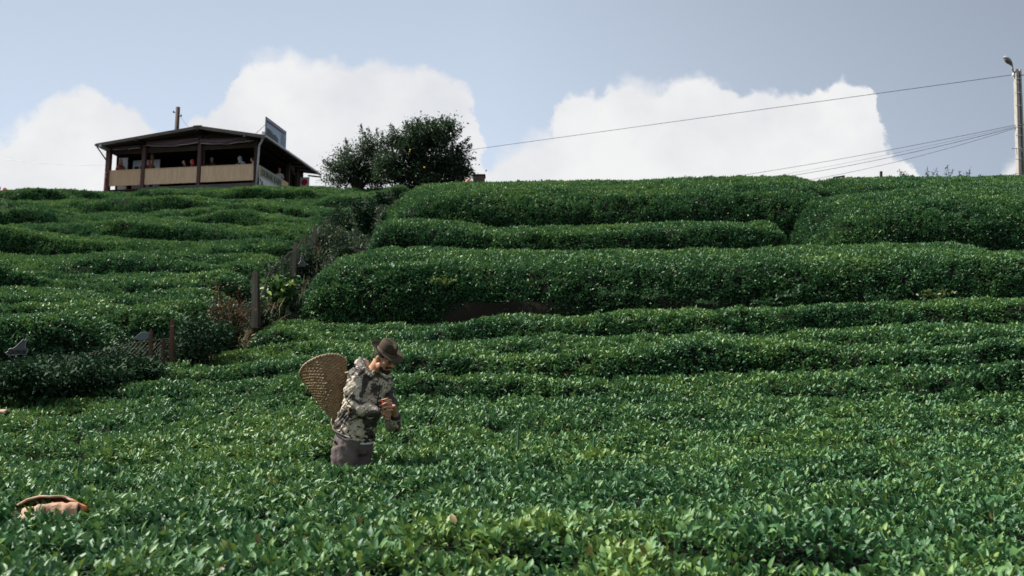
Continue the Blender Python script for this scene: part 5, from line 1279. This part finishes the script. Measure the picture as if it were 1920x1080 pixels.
# ------------------------------------------------------------------ small seated and standing figures by the cafe
def figure(hx, hpos, face, cloth, cover, label, hunch=.0, kind='scarf', scale=1.0, arm=0, grp='guests seated behind the cafe rail'):
    """hpos: head centre in the world. face: heading angle of the face"""
    root = empty('person', hpos - Vector((0, 0, 1.18)), face); tag(root, label, 'person', grp)
    H = Vector((0, 0, 1.18)); m = MB()     # local +x is forward
    m.ell(H, (.098, .078, .118), None, 14, 10); m.ell(H + Vector((.10, 0, -.02)), (.022, .015, .02)); m.ell(H + Vector((.045, 0, -.07)), (.05, .05, .05)); m.tube([H + Vector((-.02, 0, -.05)), H + Vector((-.05, 0, -.2))], [.05, .06], 10)
    for a in (-1, 1): m.ell(H + Vector((0, a * .08, -.01)), (.02, .012, .03))
    S = H + Vector((-.08 - hunch * .3, 0, -.26)); pel = Vector((-.22 - hunch * .2, 0, .45))
    m.rings([ringpts(c, Vector((0, 1, 0)), Vector((1, 0, 0)), a, b, 14) for c, a, b in ((pel, .15, .11), (pel.lerp(S, .5), .14, .10), (S, .18, .10), (S + Vector((.02, 0, .09)), .08, .07))])
    hands = []
    for a in (-1, 1):
        sh = S + Vector((0, a * .17, .02)); el = sh + Vector((.12, a * .06, -.24)); wr = el + Vector((.20, -a * .06, .10 + .1 * arm)); m.tube([sh, el, wr], [.05, .042, .03], 8)
        for k in range(5): m.tube([wr, wr + Vector((.06 + .02 * (k in (1, 2)), (k - 2) * .016 * 1.2, .02)), wr + Vector((.10 + .02 * (k in (1, 2)), (k - 2) * .018, .0))], [.012, .010, .008], 5)
        m.tube([pel + Vector((0, a * .09, 0)), pel + Vector((.42, a * .11, .02)), pel + Vector((.44, a * .11, -.42))], [.085, .06, .045], 8); m.ell(pel + Vector((.50, a * .11, -.43)), (.12, .045, .04))
    b = m.build('body', SKIN, root); remesh(b, .018, 2, .4)
    m = MB(); m.rings([ringpts(c, Vector((0, 1, 0)), Vector((1, 0, 0)), a_, b_, 14) for c, a_, b_ in ((pel + Vector((0, 0, -.05)), .18, .14), (pel.lerp(S, .5), .17, .13), (S, .205, .125), (S + Vector((.02, 0, .08)), .12, .09))])
    for a in (-1, 1):
        sh = S + Vector((0, a * .17, .02)); el = sh + Vector((.12, a * .06, -.24)); wr = el + Vector((.20, -a * .06, .10 + .1 * arm)); m.tube([sh, el, el.lerp(wr, .8)], [.068, .058, .045], 8)
    c = m.build('shirt', cloth, root); remesh(c, .02, 2, .4)
    m = MB()
    if kind == 'scarf':
        m.ell(H + Vector((-.018, 0, .015)), (.112, .098, .128), None, 14, 10); m.tube([H + Vector((-.03, 0, -.06)), H + Vector((-.05, 0, -.20)), H + Vector((-.06, 0, -.28))], [.09, .10, .15], 12)
        o = m.build('headscarf', cover, root, smooth=True); bm = bmesh.new(); bm.from_mesh(o.data); bmesh.ops.delete(bm, geom=[v for v in bm.verts if v.co.x > .055 and abs(v.co.y) < .075 and -.10 < v.co.z - H.z < .07], context='VERTS'); bm.to_mesh(o.data); bm.free()
    elif kind == 'cap':
        m.ell(H + Vector((-.01, 0, .045)), (.108, .09, .085), None, 14, 9); m.ell(H + Vector((.10, 0, .04)), (.07, .06, .012)); m.build('cap', cover, root, smooth=True)
    else:
        m.ell(H + Vector((-.022, 0, .022)), (.100, .086, .112), None, 14, 10); m.build('hair', cover, root, smooth=True)
    return root
C_ = lambda n_, c_: mat(n_, c_, .8, .2)
K_RED, K_DRED, K_BLK, K_GREY, K_LIL, K_WHT, K_BRN, K_CRM = C_('red_scarf', (.42, .05, .04)), C_('dark_red_cloth', (.16, .03, .03)), C_('black_cloth', (.02, .02, .025)), C_('grey_hood_cloth', (.28, .29, .31)), C_('lilac_cloth', (.40, .36, .48)), C_('white_cloth', (.62, .62, .72)), C_('rust_brown_cloth', (.22, .09, .06)), C_('cream_cloth', (.45, .38, .26))
def inside(px, py, ly): return CM @ on_plane(px, py, ly=ly)
figure(0, inside(227, 303, .35), math.radians(-60), K_BRN, K_DRED, 'guest in rust brown leaning on the leftmost bay of the cafe rail', .3)
figure(0, inside(283, 304, .30), math.radians(-30), K_DRED, K_RED, 'guest in a red scarf just right of the second cafe post', .2)
figure(0, inside(345, 304, .6), math.radians(-140), K_BLK, HAIRM, 'bareheaded guest in black in the middle bay of the cafe', .1, 'hair')
figure(0, inside(360, 303, .35), math.radians(-170), K_BLK, K_RED, 'guest in a bright red scarf beside the middle cafe post', .1)
figure(0, inside(397, 299, 1.2), math.radians(-100), K_BLK, K_CRM, 'guest in a cream cap deep inside the right bay of the cafe', 0, 'cap')
figure(0, inside(449, 297, .4), math.radians(-165), K_GREY, K_GREY, 'guest in a grey hood in the right bay of the cafe', .4)
figure(0, inside(473, 299, .35), math.radians(175), K_LIL, HAIRM, 'dark-haired guest in lilac at the cafe corner post', .2, 'hair')
q = on_plane(524, 318, lx=CW - .45); figure(0, CM @ q, math.radians(-80), K_WHT, HAIRM, 'guest in a white shirt bent over behind the name board', .6, 'hair')
figure(0, P(9, 357, 47), math.radians(-40), K_BLK, K_RED, 'person in black with a red scarf half hidden on the left skyline', .3, grp='people on the left skyline')
figure(0, P(-3, 354, 47.5), math.radians(150), K_BLK, HAIRM, 'dark-haired person cut off by the left edge on the skyline', .1, 'hair', grp='people on the left skyline')
figure(0, P(119, 359, 47), math.radians(170), K_BLK, K_BLK, 'head in a dark cap peeping over the left skyline', .1, 'cap', grp='people on the left skyline')

# ------------------------------------------------------------------ cloth bag and small bits lying in the foreground tea
def canopy(px, py, y0=3, y1=12):
    ys = np.linspace(y0, y1, 1500); d = ray(px, py); r = d[2] / d[1]; x = d[0] / d[1] * ys
    g = z_low(x, ys) + bumps(x, ys, .8) - pits(x, ys) - r * ys; k = np.where(g > 0)[0]; return float(ys[k[0]])
ORB = mat('orange_cloth', (.75, .24, .06), .7, .3, noise=(12, .2, (.55, .15, .04)), bump=(30, .5)); PNK = mat('pale_pink_cloth', (.52, .36, .27), .8, .2, noise=(9, .2, (.36, .20, .13)), bump=(24, .5))
def bag():
    Y = canopy(90, 952); c = P(92, 954, Y); k = Y / F; root = empty('cloth_bag', c); tag(root, 'open orange cloth bag with a pale hem lying in the foreground tea', 'bag')
    W_, Hh, Dd = 60 * k, 29 * k, .14; nu, nv = 36, 12; G = []
    for i in range(nu + 1):
        a = math.pi * i / nu; col = []
        for j in range(nv + 1):
            t = j / nv; b = t * math.pi * .5
            x = -math.cos(a) * W_ * (math.cos(b) * .25 + .75) ; z = math.sin(a) ** .8 * Hh * math.cos(b * .9) + .002 * math.sin(a * 11 + t * 4); y = Dd * math.sin(b) + .01 * math.sin(a * 7)
            col.append((x + .010 * float(vnoise(a * 3, t * 3, 0, 2)), y, z - .02))
        G.append(col)
    m = MB(); m.add([p for q in G for p in q], [(i * (nv + 1) + j, (i + 1) * (nv + 1) + j, (i + 1) * (nv + 1) + j + 1, i * (nv + 1) + j + 1) for i in range(nu) for j in range(nv)])
    o = m.build('bag_body', ORB, root, smooth=True); s_ = o.modifiers.new('s', 'SOLIDIFY'); s_.thickness = .006
    m = MB(); m.tube([Vector(q[0]) for q in G], .0075, 8); m.build('hem', PNK, root, smooth=True)
    m = MB(); rows = 6; n = 30; vs = []
    for i in range(n + 1):
        t = i / n; x = (-.72 + 1.72 * t) * W_; top = (.40 * math.sin(min(1, t * 1.15) * math.pi * .62 + .05)) * Hh
        for j in range(rows):
            u = j / (rows - 1); vs.append((x, -.035 - .05 * u + .012 * float(vnoise(t * 9, u * 3, 0, 5)), top * (1 - u) - .05 * u + .006 * float(vnoise(t * 14, u * 2, 0, 6))))
    m.add(vs, [(i * rows + j, (i + 1) * rows + j, (i + 1) * rows + j + 1, i * rows + j + 1) for i in range(n) for j in range(rows - 1)])
    o = m.build('front_flap', PNK, root, smooth=True); s_ = o.modifiers.new('s', 'SOLIDIFY'); s_.thickness = .005
    m = MB(); m.tube([(-W_ * 1.0, -.01, -.02), (-W_ * 1.06, -.03, -.03), (-W_ * 1.12, -.03, -.05)], [.006, .010, .006], 6); m.build('drawstring', ORB, root)
bag()
Y = canopy(2, 782, 6, 12); c = P(3, 770, Y); m = MB()
n = 14; rows = 6; vs = []
for i in range(n + 1):
    for j in range(rows):
        t = i / n; u = j / (rows - 1); vs.append((c.x - .22 + t * .28, c.y - .05 + u * .12, c.z + .02 * math.sin(u * math.pi) + .018 * float(vnoise(t * 5, u * 3, 0, 12)) - .02 * t))
m.add(vs, [(i * rows + j, (i + 1) * rows + j, (i + 1) * rows + j + 1, i * rows + j + 1) for i in range(n) for j in range(rows - 1)])
o = m.build('rag', PNK, smooth=True); s_ = o.modifiers.new('s', 'SOLIDIFY'); s_.thickness = .02; tag(o, 'pale pink rag lying on the tea at the left edge', 'rag')
GB = mat('upright_green_blade', (.035, .10, .045), .45, .5, noise=(8, .2, (.02, .07, .03)))
for i, (px, py0, py1, lb) in enumerate(((971, 850, 795, 'upright broad green blade standing in the tea left of centre right'), (1113, 862, 815, 'upright green blade standing out of the tea, right of the other one'))):
    Y = canopy(px, py0 - 8, 5, 12); a = P(px, py0 + 12, Y); b = P(px + 1, py1, Y); m = MB(); rs = []
    for t, w in ((0, .3), (.3, .9), (.6, 1.0), (.85, .6), (1, .05)):
        c = a.lerp(b, t) + Vector((0, .02 * t * t, 0)); w_ = w * .014; rs.append([c + Vector((-w_, 0, 0)), c + Vector((0, -.004, 0)), c + Vector((w_, 0, 0)), c + Vector((0, .003, 0))])
    m.rings(rs); o = m.build('leaf_blade', GB, smooth=True); tag(o, lb, 'leaf')
OL = mat('orange_dead_leaf', (.42, .15, .03), .5, .4)
for i, (px, py, r_, lb) in enumerate(((153, 886, .05, 'orange dead leaf standing above the cloth bag'), (1030, 648, .03, None))):
    if lb is None: continue
    Y = canopy(px, py + 8, 4, 12); c = P(px, py, Y); m = MB(); m.rings([[c + Vector((-.028, 0, -.014)), c + Vector((-.028, .004, -.016)), c + Vector((-.030, .002, -.018))], [c + Vector((-.008, 0, .008)), c + Vector((-.004, .006, .0)), c + Vector((.0, .002, -.012))], [c + Vector((.030, 0, .016)), c + Vector((.030, .004, .015)), c + Vector((.031, .002, .014))]]); tag(m.build('dead_leaf', OL), lb, 'leaf')
